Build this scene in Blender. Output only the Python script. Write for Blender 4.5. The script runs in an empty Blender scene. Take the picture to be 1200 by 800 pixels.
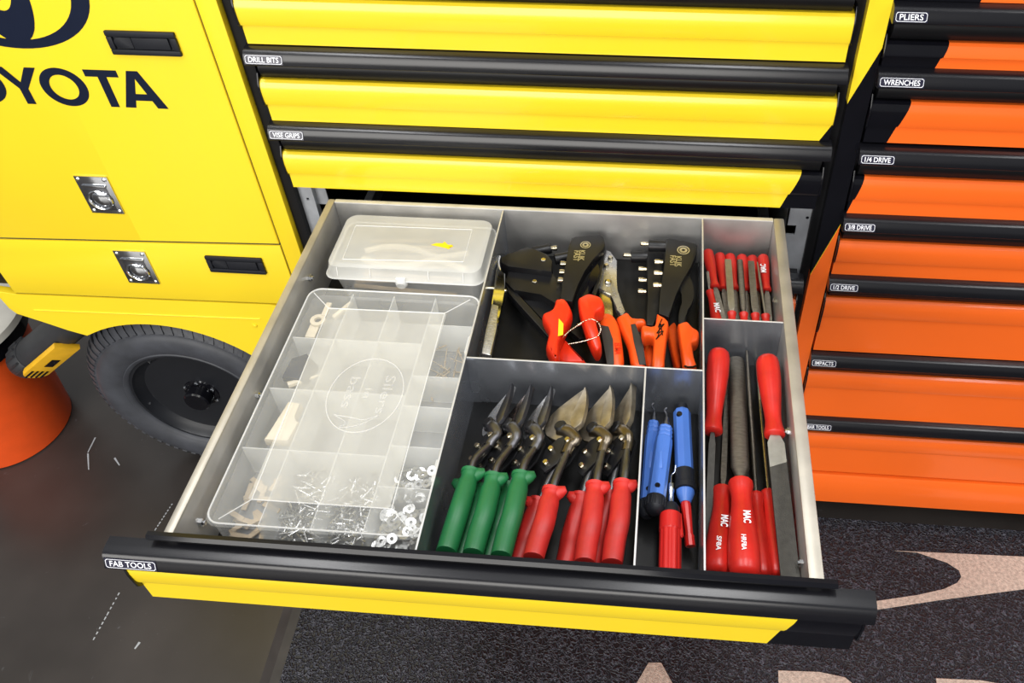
import bpy, bmesh, math, random
from mathutils import Vector as V, Matrix as Mx
random.seed(7)
S = bpy.context.scene
C = S.collection
PI = math.pi

# ------------------------------------------------------------------ camera
RH = 0.83                                   # height of the open drawer's rim above the floor
CAM = V((0.52258, -1.03412, 0.84056 + RH))
AXR = V((0.99652686, 0.08250338, -0.01128775))
AXD = V((0.04879763, -0.68841759, -0.7236712))
AXF = V((-0.06747601, 0.72060698, -0.69005259))
FPX, PPX, PPY = 1012.28, 701.83, 328.45
cam = bpy.data.cameras.new('camera'); camo = bpy.data.objects.new('camera', cam); C.objects.link(camo)
camo.matrix_world = Mx(((AXR.x, -AXD.x, -AXF.x, CAM.x), (AXR.y, -AXD.y, -AXF.y, CAM.y), (AXR.z, -AXD.z, -AXF.z, CAM.z), (0, 0, 0, 1)))
cam.sensor_fit = 'HORIZONTAL'; cam.sensor_width = 36; cam.lens = FPX / 1200 * 36
cam.shift_x = (600 - PPX) / 1200; cam.shift_y = (PPY - 400) / 1200
cam.clip_start = 0.02; cam.clip_end = 60
S.camera = camo

# ------------------------------------------------------------------ light
w = bpy.data.worlds.new('world'); S.world = w; w.use_nodes = True
w.node_tree.nodes['Background'].inputs[0].default_value = (0.93, 0.96, 1.0, 1)
w.node_tree.nodes['Background'].inputs[1].default_value = 0.30
def area(name, loc, sx, sy, power, target=None, col=(1, 1, 1)):
    l = bpy.data.lights.new(name, 'AREA'); l.shape = 'RECTANGLE'; l.size = sx; l.size_y = sy; l.energy = power; l.color = col
    o = bpy.data.objects.new(name, l); C.objects.link(o); o.location = loc
    if target is not None: o.rotation_euler = (V(target) - V(loc)).to_track_quat('-Z', 'Y').to_euler()
    return o
# strip lights under the garage ceiling and daylight from the open roller door behind the camera
area('ceiling_strip_light', (-0.7, -0.75, 3.1), 0.35, 2.4, 42)
area('ceiling_strip_light', (0.75, -0.75, 3.1), 0.35, 2.4, 38)
area('ceiling_strip_light', (2.2, -0.75, 3.1), 0.35, 2.4, 32)
area('door_daylight', (-1.0, -4.4, 1.8), 4.6, 2.6, 235, (0.2, 0, 0.6), (1.0, 0.97, 0.92))
S.view_settings.view_transform = 'Standard'; S.view_settings.look = 'None'
S.view_settings.exposure = 0.0; S.view_settings.gamma = 1.0; S.view_settings.use_curve_mapping = False

# ------------------------------------------------------------------ coordinates measured on the photograph's planes
def _ray(u, v): return AXR * ((u - PPX) / FPX) + AXD * ((v - PPY) / FPX) + AXF
def A(u, v, z):                             # point on the horizontal plane z (measured from the drawer rim)
    d = _ray(u, v); return CAM + d * ((z + RH - CAM.z) / d.z)
def AY(u, v, y):                            # point on the vertical plane y
    d = _ray(u, v); return CAM + d * ((y - CAM.y) / d.y)

# ------------------------------------------------------------------ materials
def mat(name, col, rough=0.5, metal=0.0, spec=0.5, var=0.06, scale=30, bump=0.0, bscale=200, coat=0.0, rvar=0.0, stretch=None):
    m = bpy.data.materials.new(name); m.use_nodes = True; nt = m.node_tree; b = nt.nodes['Principled BSDF']
    b.inputs['Roughness'].default_value = rough; b.inputs['Metallic'].default_value = metal
    b.inputs['Specular IOR Level'].default_value = spec; b.inputs['Coat Weight'].default_value = coat; b.inputs['Coat Roughness'].default_value = 0.08
    tc = nt.nodes.new('ShaderNodeTexCoord'); src = tc.outputs['Object']
    if stretch:
        mp = nt.nodes.new('ShaderNodeMapping'); mp.inputs['Scale'].default_value = stretch
        nt.links.new(src, mp.inputs[0]); src = mp.outputs[0]
    n = nt.nodes.new('ShaderNodeTexNoise'); n.inputs['Scale'].default_value = scale; n.inputs['Detail'].default_value = 6
    nt.links.new(src, n.inputs['Vector'])
    r = nt.nodes.new('ShaderNodeValToRGB')
    r.color_ramp.elements[0].position = 0.3; r.color_ramp.elements[1].position = 0.7
    r.color_ramp.elements[0].color = [c * (1 - var) for c in col] + [1]; r.color_ramp.elements[1].color = [min(1, c * (1 + var)) for c in col] + [1]
    nt.links.new(n.outputs['Fac'], r.inputs[0]); nt.links.new(r.outputs[0], b.inputs['Base Color'])
    if rvar:
        mr = nt.nodes.new('ShaderNodeMapRange'); mr.inputs['To Min'].default_value = max(0.02, rough - rvar); mr.inputs['To Max'].default_value = rough + rvar
        nt.links.new(n.outputs['Fac'], mr.inputs['Value']); nt.links.new(mr.outputs[0], b.inputs['Roughness'])
    if bump:
        n2 = nt.nodes.new('ShaderNodeTexNoise'); n2.inputs['Scale'].default_value = bscale; n2.inputs['Detail'].default_value = 3
        bp = nt.nodes.new('ShaderNodeBump'); bp.inputs['Strength'].default_value = bump; bp.inputs['Distance'].default_value = 0.002
        nt.links.new(src, n2.inputs['Vector']); nt.links.new(n2.outputs['Fac'], bp.inputs['Height']); nt.links.new(bp.outputs[0], b.inputs['Normal'])
    return m
def clear(name, col, alpha, rough=0.25, var=0.0):
    m = bpy.data.materials.new(name); m.use_nodes = True; nt = m.node_tree; b = nt.nodes['Principled BSDF']; out = nt.nodes['Material Output']
    b.inputs['Base Color'].default_value = (*col, 1); b.inputs['Roughness'].default_value = rough; b.inputs['Specular IOR Level'].default_value = 0.4
    t = nt.nodes.new('ShaderNodeBsdfTransparent'); mx = nt.nodes.new('ShaderNodeMixShader')
    n = nt.nodes.new('ShaderNodeTexNoise'); n.inputs['Scale'].default_value = 14; tc = nt.nodes.new('ShaderNodeTexCoord'); nt.links.new(tc.outputs['Object'], n.inputs['Vector'])
    mr = nt.nodes.new('ShaderNodeMapRange'); mr.inputs['From Min'].default_value = .3; mr.inputs['From Max'].default_value = .7
    mr.inputs['To Min'].default_value = alpha - var; mr.inputs['To Max'].default_value = alpha + var
    nt.links.new(n.outputs['Fac'], mr.inputs['Value']); nt.links.new(mr.outputs[0], mx.inputs[0])
    nt.links.new(t.outputs[0], mx.inputs[1]); nt.links.new(b.outputs[0], mx.inputs[2]); nt.links.new(mx.outputs[0], out.inputs[0])
    return m
YEL = mat('yellow_vinyl', (0.90, 0.655, 0.020), 0.28, var=0.02, scale=5, coat=0.3)
ORA = mat('orange_vinyl', (0.92, 0.145, 0.014), 0.30, var=0.03, scale=5, coat=0.3)
BLK = mat('black_powder_coat', (0.006, 0.006, 0.007), 0.42, spec=0.22, var=0.1, bump=0.03, bscale=900)
BLKG = mat('black_gloss', (0.004, 0.004, 0.006), 0.14, spec=0.35, var=0.1)
RAIL = mat('black_anodised_rail', (0.006, 0.006, 0.008), 0.24, spec=0.5, var=0.1, stretch=(0.3, 8, 8))
PLAS = mat('black_handle_plastic', (0.010, 0.011, 0.015), 0.5, spec=0.3, var=0.1, bump=0.05, bscale=1500)
NAVY = mat('navy_vinyl', (0.006, 0.010, 0.026), 0.40, spec=0.15, var=0.05)
WHITE = mat('white_print', (0.85, 0.86, 0.9), 0.5, var=0.02)
LABEL = mat('label_tape', (0.010, 0.010, 0.028), 0.25, var=0.05)
CHROME = mat('chrome', (0.75, 0.77, 0.80), 0.09, metal=1, var=0.05, rvar=0.04)
STEEL = mat('bare_tray_steel', (0.46, 0.45, 0.43), 0.38, metal=0.6, var=0.2, scale=14, rvar=0.08, bump=0.04, bscale=60)
RIM = mat('worn_rim_steel', (0.44, 0.41, 0.35), 0.42, metal=0.6, var=0.15, scale=20, rvar=0.08)
DIV = mat('divider_steel', (0.40, 0.42, 0.46), 0.24, metal=0.75, var=0.16, scale=18, rvar=0.1)
DIVE = mat('divider_edge', (0.62, 0.62, 0.62), 0.4, metal=0.5, var=0.1)
LINER = mat('black_drawer_liner', (0.008, 0.008, 0.008), 0.42, spec=0.3, var=0.25, scale=50, bump=0.05, bscale=400)
GALV = mat('galvanised_slide', (0.46, 0.48, 0.51), 0.4, metal=0.6, var=0.2, scale=25)
TOOLST = mat('dark_tool_steel', (0.20, 0.17, 0.13), 0.30, metal=1, var=0.3, scale=60, rvar=0.08)
TOOLGR = mat('grey_forged_shank', (0.16, 0.16, 0.17), 0.38, metal=1, var=0.2, scale=50)
BLADE = mat('polished_blade', (0.52, 0.52, 0.53), 0.27, metal=0.8, var=0.2, scale=70, rvar=0.06)
BRONZE = mat('bronzed_blade', (0.38, 0.33, 0.25), 0.32, metal=0.85, var=0.3, scale=60, rvar=0.1)
BRASS = mat('nickel_nozzle', (0.62, 0.56, 0.42), 0.22, metal=1, var=0.15)
GUNBL = mat('black_gun_enamel', (0.009, 0.009, 0.010), 0.36, spec=0.4, var=0.15, bump=0.06, bscale=700)
GREEN = mat('green_grip', (0.010, 0.130, 0.040), 0.45, var=0.15, scale=30)
DRED = mat('red_snip_grip', (0.45, 0.018, 0.014), 0.48, var=0.28, scale=30)
REDH = mat('red_file_handle', (0.54, 0.018, 0.012), 0.34, var=0.14, scale=35)
REDG = mat('red_gun_grip', (0.74, 0.030, 0.008), 0.30, var=0.1, scale=30)
ORG = mat('orange_gun_grip', (0.80, 0.085, 0.008), 0.36, var=0.1, scale=30)
GREYR = mat('grey_rubber_inlay', (0.028, 0.027, 0.025), 0.6, var=0.15)
BLUE = mat('blue_plastic', (0.070, 0.180, 0.560), 0.36, var=0.06, scale=30)
REDP = mat('red_plastic', (0.56, 0.014, 0.011), 0.34, var=0.05)
FILEST = mat('file_teeth_steel', (0.17, 0.155, 0.13), 0.45, metal=1, var=0.2, scale=120, bump=0.35, bscale=700, stretch=(1, 3, 1))
FILEDK = mat('dark_file_steel', (0.050, 0.047, 0.040), 0.5, metal=0.4, var=0.2, scale=120, bump=0.3, bscale=900)
FILELT = mat('bright_file_steel', (0.30, 0.29, 0.255), 0.40, metal=0.9, var=0.12, scale=100, bump=0.12, bscale=900)
TYRE = mat('tyre_rubber', (0.040, 0.043, 0.052), 0.55, var=0.25, scale=25, bump=0.05, bscale=300)
HUB = mat('hub_black_paint', (0.007, 0.008, 0.011), 0.38, var=0.1)
BUCKET = mat('bucket_orange', (0.72, 0.080, 0.010), 0.38, var=0.05)
LIDP = mat('bucket_lid_plastic', (0.55, 0.53, 0.47), 0.5, var=0.05)
TOOLY = mat('tool_yellow', (0.78, 0.43, 0.015), 0.45, var=0.1)
RUB = mat('ribbed_black_rubber', (0.022, 0.023, 0.026), 0.5, var=0.15)
BEAD = mat('bead_chain_metal', (0.80, 0.72, 0.60), 0.25, metal=1)
BEIGE = mat('beige_nylon', (0.62, 0.55, 0.42), 0.5, var=0.12)
BROWN = mat('tan_hardware', (0.42, 0.33, 0.22), 0.5, var=0.2)
STICK = mat('yellow_sticker', (0.95, 0.66, 0.01), 0.5, var=0.05)
ALU = mat('aluminium_hardware', (0.58, 0.58, 0.57), 0.30, metal=0.9, var=0.2, scale=300)
PPL = clear('frosted_lid', (0.78, 0.765, 0.70), 0.42, 0.28, 0.04)
PPB = clear('frosted_body', (0.86, 0.87, 0.86), 0.30, 0.35, 0.04)
PPD = clear('frosted_divider', (0.90, 0.91, 0.89), 0.42, 0.4, 0.05)
PPE = clear('lid_ridge', (0.95, 0.95, 0.93), 0.45, 0.2)
PPLC = clear('clear_lid_border', (0.80, 0.80, 0.76), 0.18, 0.2, 0.03)
PPM = clear('embossing', (0.92, 0.92, 0.9), 0.22, 0.2)
PPC = clear('small_case_lid', (0.76, 0.75, 0.69), 0.56, 0.28, 0.05)
def dec_mat():                                  # carpet of vinyl coils
    m = mat('coil_mat', (0.018, 0.018, 0.022), 0.45, var=0.0)
    nt = m.node_tree; b = nt.nodes['Principled BSDF']; tc = nt.nodes.new('ShaderNodeTexCoord')
    no = nt.nodes.new('ShaderNodeTexNoise'); no.inputs['Scale'].default_value = 55; no.inputs['Detail'].default_value = 2
    mixv = nt.nodes.new('ShaderNodeVectorMath'); mixv.operation = 'MULTIPLY_ADD'; mixv.inputs[1].default_value = (0.03, 0.03, 0.03)
    nt.links.new(tc.outputs['Object'], no.inputs['Vector']); nt.links.new(no.outputs['Color'], mixv.inputs[0]); nt.links.new(tc.outputs['Object'], mixv.inputs[2])
    vo = nt.nodes.new('ShaderNodeTexVoronoi'); vo.feature = 'DISTANCE_TO_EDGE'; vo.inputs['Scale'].default_value = 115; nt.links.new(mixv.outputs[0], vo.inputs['Vector'])
    cr = nt.nodes.new('ShaderNodeValToRGB'); cr.color_ramp.elements[0].position = 0.02; cr.color_ramp.elements[1].position = 0.22
    cr.color_ramp.elements[0].color = (1, 1, 1, 1); cr.color_ramp.elements[1].color = (0, 0, 0, 1)
    nt.links.new(vo.outputs['Distance'], cr.inputs[0])
    bp = nt.nodes.new('ShaderNodeBump'); bp.inputs['Strength'].default_value = 1.0; bp.inputs['Distance'].default_value = 0.006
    nt.links.new(cr.outputs[0], bp.inputs['Height']); nt.links.new(bp.outputs[0], b.inputs['Normal'])
    c2 = nt.nodes.new('ShaderNodeMix'); c2.data_type = 'RGBA'; c2.inputs[6].default_value = (0.005, 0.005, 0.008, 1); c2.inputs[7].default_value = (0.062, 0.066, 0.088, 1)
    nt.links.new(cr.outputs[0], c2.inputs[0]); nt.links.new(c2.outputs[2], b.inputs['Base Color'])
    return m
MAT = dec_mat()
MATB = mat('beige_mat_inlay', (0.50, 0.40, 0.33), 0.8, var=0.28, scale=160, bump=0.8, bscale=350)
MATE = mat('mat_border', (0.040, 0.036, 0.034), 0.5, var=0.2)
def floor_mat():
    m = mat('polished_concrete', (0.036, 0.031, 0.028), 0.30, var=0.35, scale=3.5, rvar=0.10)
    nt = m.node_tree; b = nt.nodes['Principled BSDF']; base = b.inputs['Base Color'].links[0].from_socket
    tc = nt.nodes.new('ShaderNodeTexCoord'); v2 = nt.nodes.new('ShaderNodeTexVoronoi'); v2.inputs['Scale'].default_value = 9
    nt.links.new(tc.outputs['Object'], v2.inputs['Vector'])
    n3 = nt.nodes.new('ShaderNodeTexNoise'); n3.inputs['Scale'].default_value = 26; n3.inputs['Detail'].default_value = 9; n3.inputs['Distortion'].default_value = 3
    nt.links.new(tc.outputs['Object'], n3.inputs['Vector'])
    cr = nt.nodes.new('ShaderNodeValToRGB'); cr.color_ramp.elements[0].position = 0.70; cr.color_ramp.elements[1].position = 0.82
    cr.color_ramp.elements[1].color = (0.5, 0.5, 0.5, 1)
    nt.links.new(n3.outputs['Fac'], cr.inputs[0])
    mx = nt.nodes.new('ShaderNodeMix'); mx.data_type = 'RGBA'; mx.inputs[7].default_value = (0.20, 0.21, 0.23, 1)
    nt.links.new(cr.outputs[0], mx.inputs[0]); nt.links.new(base, mx.inputs[6]); nt.links.new(mx.outputs[2], b.inputs['Base Color'])
    return m
FLOOR = floor_mat()
WALL = mat('painted_wall', (0.55, 0.56, 0.57), 0.7, var=0.04, scale=3)
SCR = mat('floor_scratch', (0.36, 0.38, 0.40), 0.6, var=0.1)

# ------------------------------------------------------------------ shape helpers (all in world metres)
def B(): return bmesh.new()
def _mi(faces, m):
    for f in faces: f.material_index = m
def box(bm, x0, x1, y0, y1, z0, z1, bev=0, m=0, rot=None):
    r = bmesh.ops.create_cube(bm, size=1)['verts']
    c = V(((x0 + x1) / 2, (y0 + y1) / 2, (z0 + z1) / 2)); s = (abs(x1 - x0), abs(y1 - y0), abs(z1 - z0))
    for v in r:
        p = V((v.co.x * s[0], v.co.y * s[1], v.co.z * s[2]))
        v.co = c + (rot @ p if rot else p)
    fs = set(f for v in r for f in v.link_faces); _mi(fs, m)
    if bev: _bev(bm, set(e for f in fs for e in f.edges), bev, m)
def _bev(bm, edges, off, m=0, seg=2):
    if off > .003: seg = 3
    res = bmesh.ops.bevel(bm, geom=list(edges), offset=off, segments=seg, affect='EDGES', profile=0.6, clamp_overlap=True)
    _mi(res['faces'], m)
def prism(bm, pts, d, bev=0, m=0, top_only=False):
    pts = [V(p) for p in pts]; d = V(d)
    a = [bm.verts.new(p) for p in pts]; b = [bm.verts.new(p + d) for p in pts]; n = len(pts)
    f1 = bm.faces.new(a); f2 = bm.faces.new(b[::-1]); fs = [f1, f2]
    for i in range(n): fs.append(bm.faces.new([a[i], b[i], b[(i + 1) % n], a[(i + 1) % n]][::-1]))
    _mi(fs, m)
    if bev: _bev(bm, set(f1.edges) if top_only else set(f1.edges) | set(f2.edges), bev, m)
    return fs
def tube(bm, path, rad, seg=12, up=None, m=0, closed=False, caps=True):
    path = [V(p) for p in path]; n = len(path)
    if not isinstance(rad, (list, tuple)) or (isinstance(rad, tuple)): rad = [rad] * n
    rings = []; nrm = None
    for i, p in enumerate(path):
        if closed: t = (path[(i + 1) % n] - path[i - 1])
        else: t = path[min(i + 1, n - 1)] - path[max(i - 1, 0)]
        t = t.normalized() if t.length > 1e-9 else V((0, 1, 0))
        if nrm is None:
            ref = V(up) if up is not None else (V((0, 0, 1)) if abs(t.z) < 0.9 else V((1, 0, 0)))
            nrm = (ref - t * ref.dot(t)).normalized()
        else: nrm = (nrm - t * nrm.dot(t)).normalized()
        bi = t.cross(nrm); r = rad[i]; ra, rb = (r if isinstance(r, (list, tuple)) else (r, r))
        rings.append([bm.verts.new(p + nrm * (ra * math.sin(2 * PI * k / seg)) + bi * (rb * math.cos(2 * PI * k / seg))) for k in range(seg)])
    fs = []
    for i in range(n if closed else n - 1):
        a = rings[i]; b = rings[(i + 1) % n]
        for k in range(seg): fs.append(bm.faces.new([a[k], a[(k + 1) % seg], b[(k + 1) % seg], b[k]]))
    if caps and not closed: fs.append(bm.faces.new(rings[0][::-1])); fs.append(bm.faces.new(rings[-1]))
    _mi(fs, m)
def rod(bm, a, b, prof, seg=14, m=0, up=None):          # prof: list of (fraction along a->b, radius or (r_up, r_side))
    a, b = V(a), V(b); tube(bm, [a.lerp(b, t) for t, r in prof], [r for t, r in prof], seg, up, m)
def spline(pts, n=6):
    pts = [V(p) for p in pts]; out = []
    for i in range(len(pts) - 1):
        p0 = pts[max(i - 1, 0)]; p1 = pts[i]; p2 = pts[i + 1]; p3 = pts[min(i + 2, len(pts) - 1)]
        for k in range(n):
            t = k / n; out.append(0.5 * ((2 * p1) + (p2 - p0) * t + (2 * p0 - 5 * p1 + 4 * p2 - p3) * t * t + (3 * p1 - p0 - 3 * p2 + p3) * t ** 3))
    return out + [pts[-1]]
def ring(bm, c, ux, uy, r0, r1, d, seg=40, m=0, e0=1, e1=1):     # flat annulus; e: ratio of the second axis
    c, ux, uy, d = V(c), V(ux), V(uy), V(d)
    R = []
    for rr, e in ((r0, e0), (r1, e1)):
        for off in (0, 1): R.append([bm.verts.new(c + ux * (rr * math.cos(2 * PI * k / seg)) + uy * (rr * e * math.sin(2 * PI * k / seg)) + d * off) for k in range(seg)])
    fs = []
    for k in range(seg):
        j = (k + 1) % seg
        for a, b in ((R[0], R[2]), (R[2], R[3]), (R[3], R[1]), (R[1], R[0])): fs.append(bm.faces.new([a[k], a[j], b[j], b[k]]))
    _mi(fs, m)
def text(bm, s, size, o, ux, uy, n, m=1, bold=0.0, wfit=None, depth=0.0004):
    cu = bpy.data.curves.new('t', 'FONT'); cu.body = s; cu.size = 1; cu.extrude = 0; cu.offset = bold; cu.resolution_u = 3
    ob = bpy.data.objects.new('t', cu); me = bpy.data.meshes.new_from_object(ob)
    xs = [v.co.x for v in me.vertices]; ys = [v.co.y for v in me.vertices]
    if not xs: return
    x0 = min(xs); y0 = min(ys); h = max(ys) - y0; wd = max(xs) - x0; sy = size / h; sx = (wfit / wd) if wfit else sy
    o, ux, uy, n = V(o), V(ux).normalized(), V(uy).normalized(), V(n).normalized()
    vs = [bm.verts.new(o + ux * ((v.co.x - x0) * sx) + uy * ((v.co.y - y0) * sy) + n * depth) for v in me.vertices]
    for p in me.polygons:
        try: f = bm.faces.new([vs[i] for i in p.vertices]); f.material_index = m
        except ValueError: pass
    bpy.data.objects.remove(ob); bpy.data.curves.remove(cu); bpy.data.meshes.remove(me)
def wloc(o):
    p = V((0, 0, 0))
    while o: p += o.location; o = o.parent
    return p
def obj(name, bm, mats, parent=None, smooth=35, label=None, kind=None, keep=False, nrm=True):
    if nrm: bmesh.ops.recalc_face_normals(bm, faces=bm.faces)
    me = bpy.data.meshes.new(name); cs = [v.co for v in bm.verts]
    lo = V((min(c.x for c in cs), min(c.y for c in cs), min(c.z for c in cs))); hi = V((max(c.x for c in cs), max(c.y for c in cs), max(c.z for c in cs)))
    base = V(((lo.x + hi.x) / 2, (lo.y + hi.y) / 2, lo.z))
    bmesh.ops.translate(bm, verts=bm.verts, vec=-base)
    bm.to_mesh(me); bm.free()
    for m in (mats if isinstance(mats, (list, tuple)) else [mats]): me.materials.append(m)
    o = bpy.data.objects.new(name, me); C.objects.link(o)
    if smooth:
        for p in me.polygons: p.use_smooth = True
        me.set_sharp_from_angle(angle=math.radians(smooth))
    if parent: o.parent = parent; o.location = base - wloc(parent)
    else: o.location = base
    if label: o['label'] = label
    if kind: o['kind'] = kind
    return o
def tag(o, label, cat, group=None):
    o['label'] = label; o['category'] = cat
    if group: o['group'] = group
    return o
def thing(name, label, cat, loc, group=None):
    o = bpy.data.objects.new(name, None); C.objects.link(o); o.location = loc; o.empty_display_size = 0.05
    return tag(o, label, cat, group)
def lin(p, q): b = (q.x - p.x) / (q.z - p.z); return (p.x - b * p.z, b)       # x = a + b z through two points
def loft_x(bm, prof, xs, ms):                # profile of (y, z), cut by planes x = a + b z, one material per stretch
    R = [[bm.verts.new((min(c[0] + c[1] * z, c[2] if len(c) > 2 else 99), y, z)) for y, z in prof] for c in xs]; n = len(prof)
    for i in range(len(xs) - 1):
        for k in range(n):
            f = bm.faces.new([R[i][k], R[i][(k + 1) % n], R[i + 1][(k + 1) % n], R[i + 1][k]]); f.material_index = ms[i]
    f = bm.faces.new(R[0]); f.material_index = ms[0]; f = bm.faces.new(R[-1][::-1]); f.material_index = ms[-1]
def pillow(bm, pts, th, ins=.0045, m=0):              # soft-edged slab: outline at the top face, thickness downwards
    pts = [V(p) for p in pts]; n = len(pts); ar = sum(pts[i].x * pts[(i + 1) % n].y - pts[(i + 1) % n].x * pts[i].y for i in range(n))
    if ar < 0: pts.reverse()
    nr = []
    for i in range(n):
        a = (pts[i] - pts[i - 1]).normalized(); b = (pts[(i + 1) % n] - pts[i]).normalized(); n1 = V((-a.y, a.x, 0)); n2 = V((-b.y, b.x, 0)); q = n1 + n2
        q = q.normalized() if q.length > .1 else n1
        nr.append(q * min(1.25, 1 / max(.3, q.dot(n1))))
    R = [[bm.verts.new(p + nr[i] * (ins * f) - V((0, 0, th * g_))) for i, p in enumerate(pts)] for f, g_ in ((.35, 1), (0, .75), (0, .35), (.25, .16), (.6, .05), (1, 0))]
    for j in range(len(R) - 1):
        for i in range(n): bm.faces.new([R[j][i], R[j][(i + 1) % n], R[j + 1][(i + 1) % n], R[j + 1][i]]).material_index = m
    bm.faces.new(R[0][::-1]).material_index = m; bm.faces.new(R[-1]).material_index = m
X, Y, Z = V((1, 0, 0)), V((0, 1, 0)), V((0, 0, 1))
# ================================================================== setting
def AX(u, v, x):
    d = _ray(u, v); return CAM + d * ((x - CAM.x) / d.x)
bm = B(); box(bm, -4, 4, -4, 1.2, -0.05, 0); o = obj('floor', bm, FLOOR, smooth=0); o['kind'] = 'structure'
bm = B(); box(bm, -4, 4, 1.2, 1.3, 0, 3.2); o = obj('wall_back', bm, WALL, smooth=0); o['kind'] = 'structure'
# pale scratches ground into the concrete
def scratch(pts, wd, dash=None):
    bm = B()
    for i in range(len(pts) - 1):
        a, b = V(pts[i]), V(pts[i + 1]); d = (b - a); n = V((-d.y, d.x, 0)).normalized() * wd
        k = dash or 1
        for q in range(k):
            s, e = a.lerp(b, (q + 0.1 * random.random()) / k), a.lerp(b, (q + (0.45 + 0.4 * random.random() if dash else 1)) / k)
            prism(bm, [s - n, e - n * 0.6, e + n * 0.6, s + n], (0, 0, 0.0004))
    return bm
fl = bpy.data.objects['floor']
for pts, wd, dash in (([A(202, 590, -.83), A(181, 622, -.83)], .0015, 9), ([A(140, 694, -.83), A(108, 752, -.83)], .0016, 10), ([A(112, 512, -.83), A(103, 530, -.83), A(104, 550, -.83)], .0018, None),
                      ([A(134, 536, -.83), A(140, 545, -.83)], .002, None), ([A(164, 752, -.83), A(158, 760, -.83)], .0025, None)):
    obj('scratch', scratch(pts, wd, dash), SCR, fl, smooth=0)
# coil mat
t = thing('floor_mat', 'dark grey coil mat with beige lettering laid in front of the drawers', 'mat', (0.9, -0.75, 0))
x0 = A(350, 740, -.83).x; zt = 0.012
prism_b = B(); e0 = A(352, 720, -.82); e1 = A(336, 800, -.82); dx = (e1.x - e0.x) / (e1.y - e0.y)
def mx_(y): return e0.x + dx * 0.25 * (y - e0.y)
prism(prism_b, [(mx_(-1.8), -1.8, 0.0005), (2.3, -1.8, 0.0005), (2.3, -0.005, 0.0005), (mx_(-.005), -.005, 0.0005)], (0, 0, zt - 0.0005)); obj('coil_pile', prism_b, MAT, t, smooth=0)
bm = B(); y0, y1 = -1.8, -.005
prism(bm, [(mx_(y0), y0, 0.0004), (mx_(y0), y0, zt * 0.8), (mx_(y0) - .02, y0, zt * 0.7), (mx_(y0) - .042, y0, 0.0004)], (mx_(y1) - mx_(y0), y1 - y0, 0)); obj('edge_border', bm, MATE, t, smooth=0)
def inlay(name, px):
    bm = B(); pts = [A(u, v, -.817) for u, v in px]; prism(bm, [V((p.x, p.y, zt - 0.004)) for p in pts], (0, 0, 0.0052), 0.0008, top_only=False); obj(name, bm, MATB, t, smooth=30)
inlay('beige_wing', [(1048, 645), (1075, 647), (1110, 659), (1124, 668), (1127, 676), (1122, 683), (1106, 690), (1075, 697), (1020, 705), (1000, 709), (1000, 719), (1028, 714), (1100, 703), (1200, 690), (1290, 680), (1290, 660), (1200, 652)])
inlay('beige_letter', [(760, 776), (775, 776), (800, 822), (840, 900), (815, 905), (800, 870), (745, 870), (730, 905), (705, 905), (733, 822)])
inlay('beige_letter', [(912, 785), (960, 787), (990, 793), (1006, 806), (1012, 830), (1000, 850), (960, 862), (935, 865), (936, 900), (915, 900)])
inlay('beige_letter', [(1097, 794), (1150, 797), (1200, 805), (1202, 822), (1125, 818), (1132, 900), (1108, 900)])

# ================================================================== drawer banks
def rail_prof(zb, dy):
    return [(y + dy, z + RH) for y, z in ((.022, zb + .002), (.002, zb), (-.0035, zb + .0006), (-.0052, zb + .0014), (-.0058, zb + .0028), (.0002, zb + .0168), (.0018, zb + .0190), (.0044, zb + .0207), (.0085, zb + .0218), (.013, zb + .0223), (.022, zb + .0225))]
def panel_prof(pt, pb, dy):
    yb = .045 if dy == 0 else .019
    st = max(pb + .40 * (pt - pb), pt - .043)
    return [(y + dy, z + RH) for y, z in ((yb, pt), (.0165, pt), (.0125, pt - .003), (.0098, pt - .009), (.0090, pt - .018), (.0100, st + .008), (.0115, st + .002), (.0150, st), (.0150, pb), (yb, pb))]
def label_plate(parent, s, x, zb, dy, wd, hh=.0130):          # tape stuck on the sloping face of the rail
    bm = B(); c = 0.0028; h2 = hh / 2; wu = V((0, .0060, .0140)).normalized(); nn = V((0, -.0140, .0060)).normalized(); o = V((x, dy - .0028, zb + .0098 + RH))
    def q(a, t, h): return o + X * a + wu * t + nn * h
    prism(bm, [q(0, -h2, -.0004), q(wd, -h2, -.0004), q(wd, h2, -.0004), q(0, h2, -.0004)], nn * .0010)
    def rr(i): return [(c + i, -h2 + .0008 + i), (wd - c - i, -h2 + .0008 + i), (wd - .0008 - i, -h2 + c + i * .5), (wd - .0008 - i, h2 - c - i * .5), (wd - c - i, h2 - .0008 - i), (c + i, h2 - .0008 - i), (.0008 + i, h2 - c - i * .5), (.0008 + i, -h2 + c + i * .5)]
    vo = [bm.verts.new(q(a, b, .0008)) for a, b in rr(0)]; vi = [bm.verts.new(q(a, b, .0008)) for a, b in rr(.0006)]
    for k in range(8): bm.faces.new([vo[k], vo[(k + 1) % 8], vi[(k + 1) % 8], vi[k]]).material_index = 1
    text(bm, s, hh * .56, q(.0055, -hh * .28, 0), X, wu, nn, 1, bold=0.010, wfit=wd - .011, depth=.0008)
    return obj('label_plate', bm, [LABEL, WHITE], parent, smooth=0, label='black label tape reading %s' % s)
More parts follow.
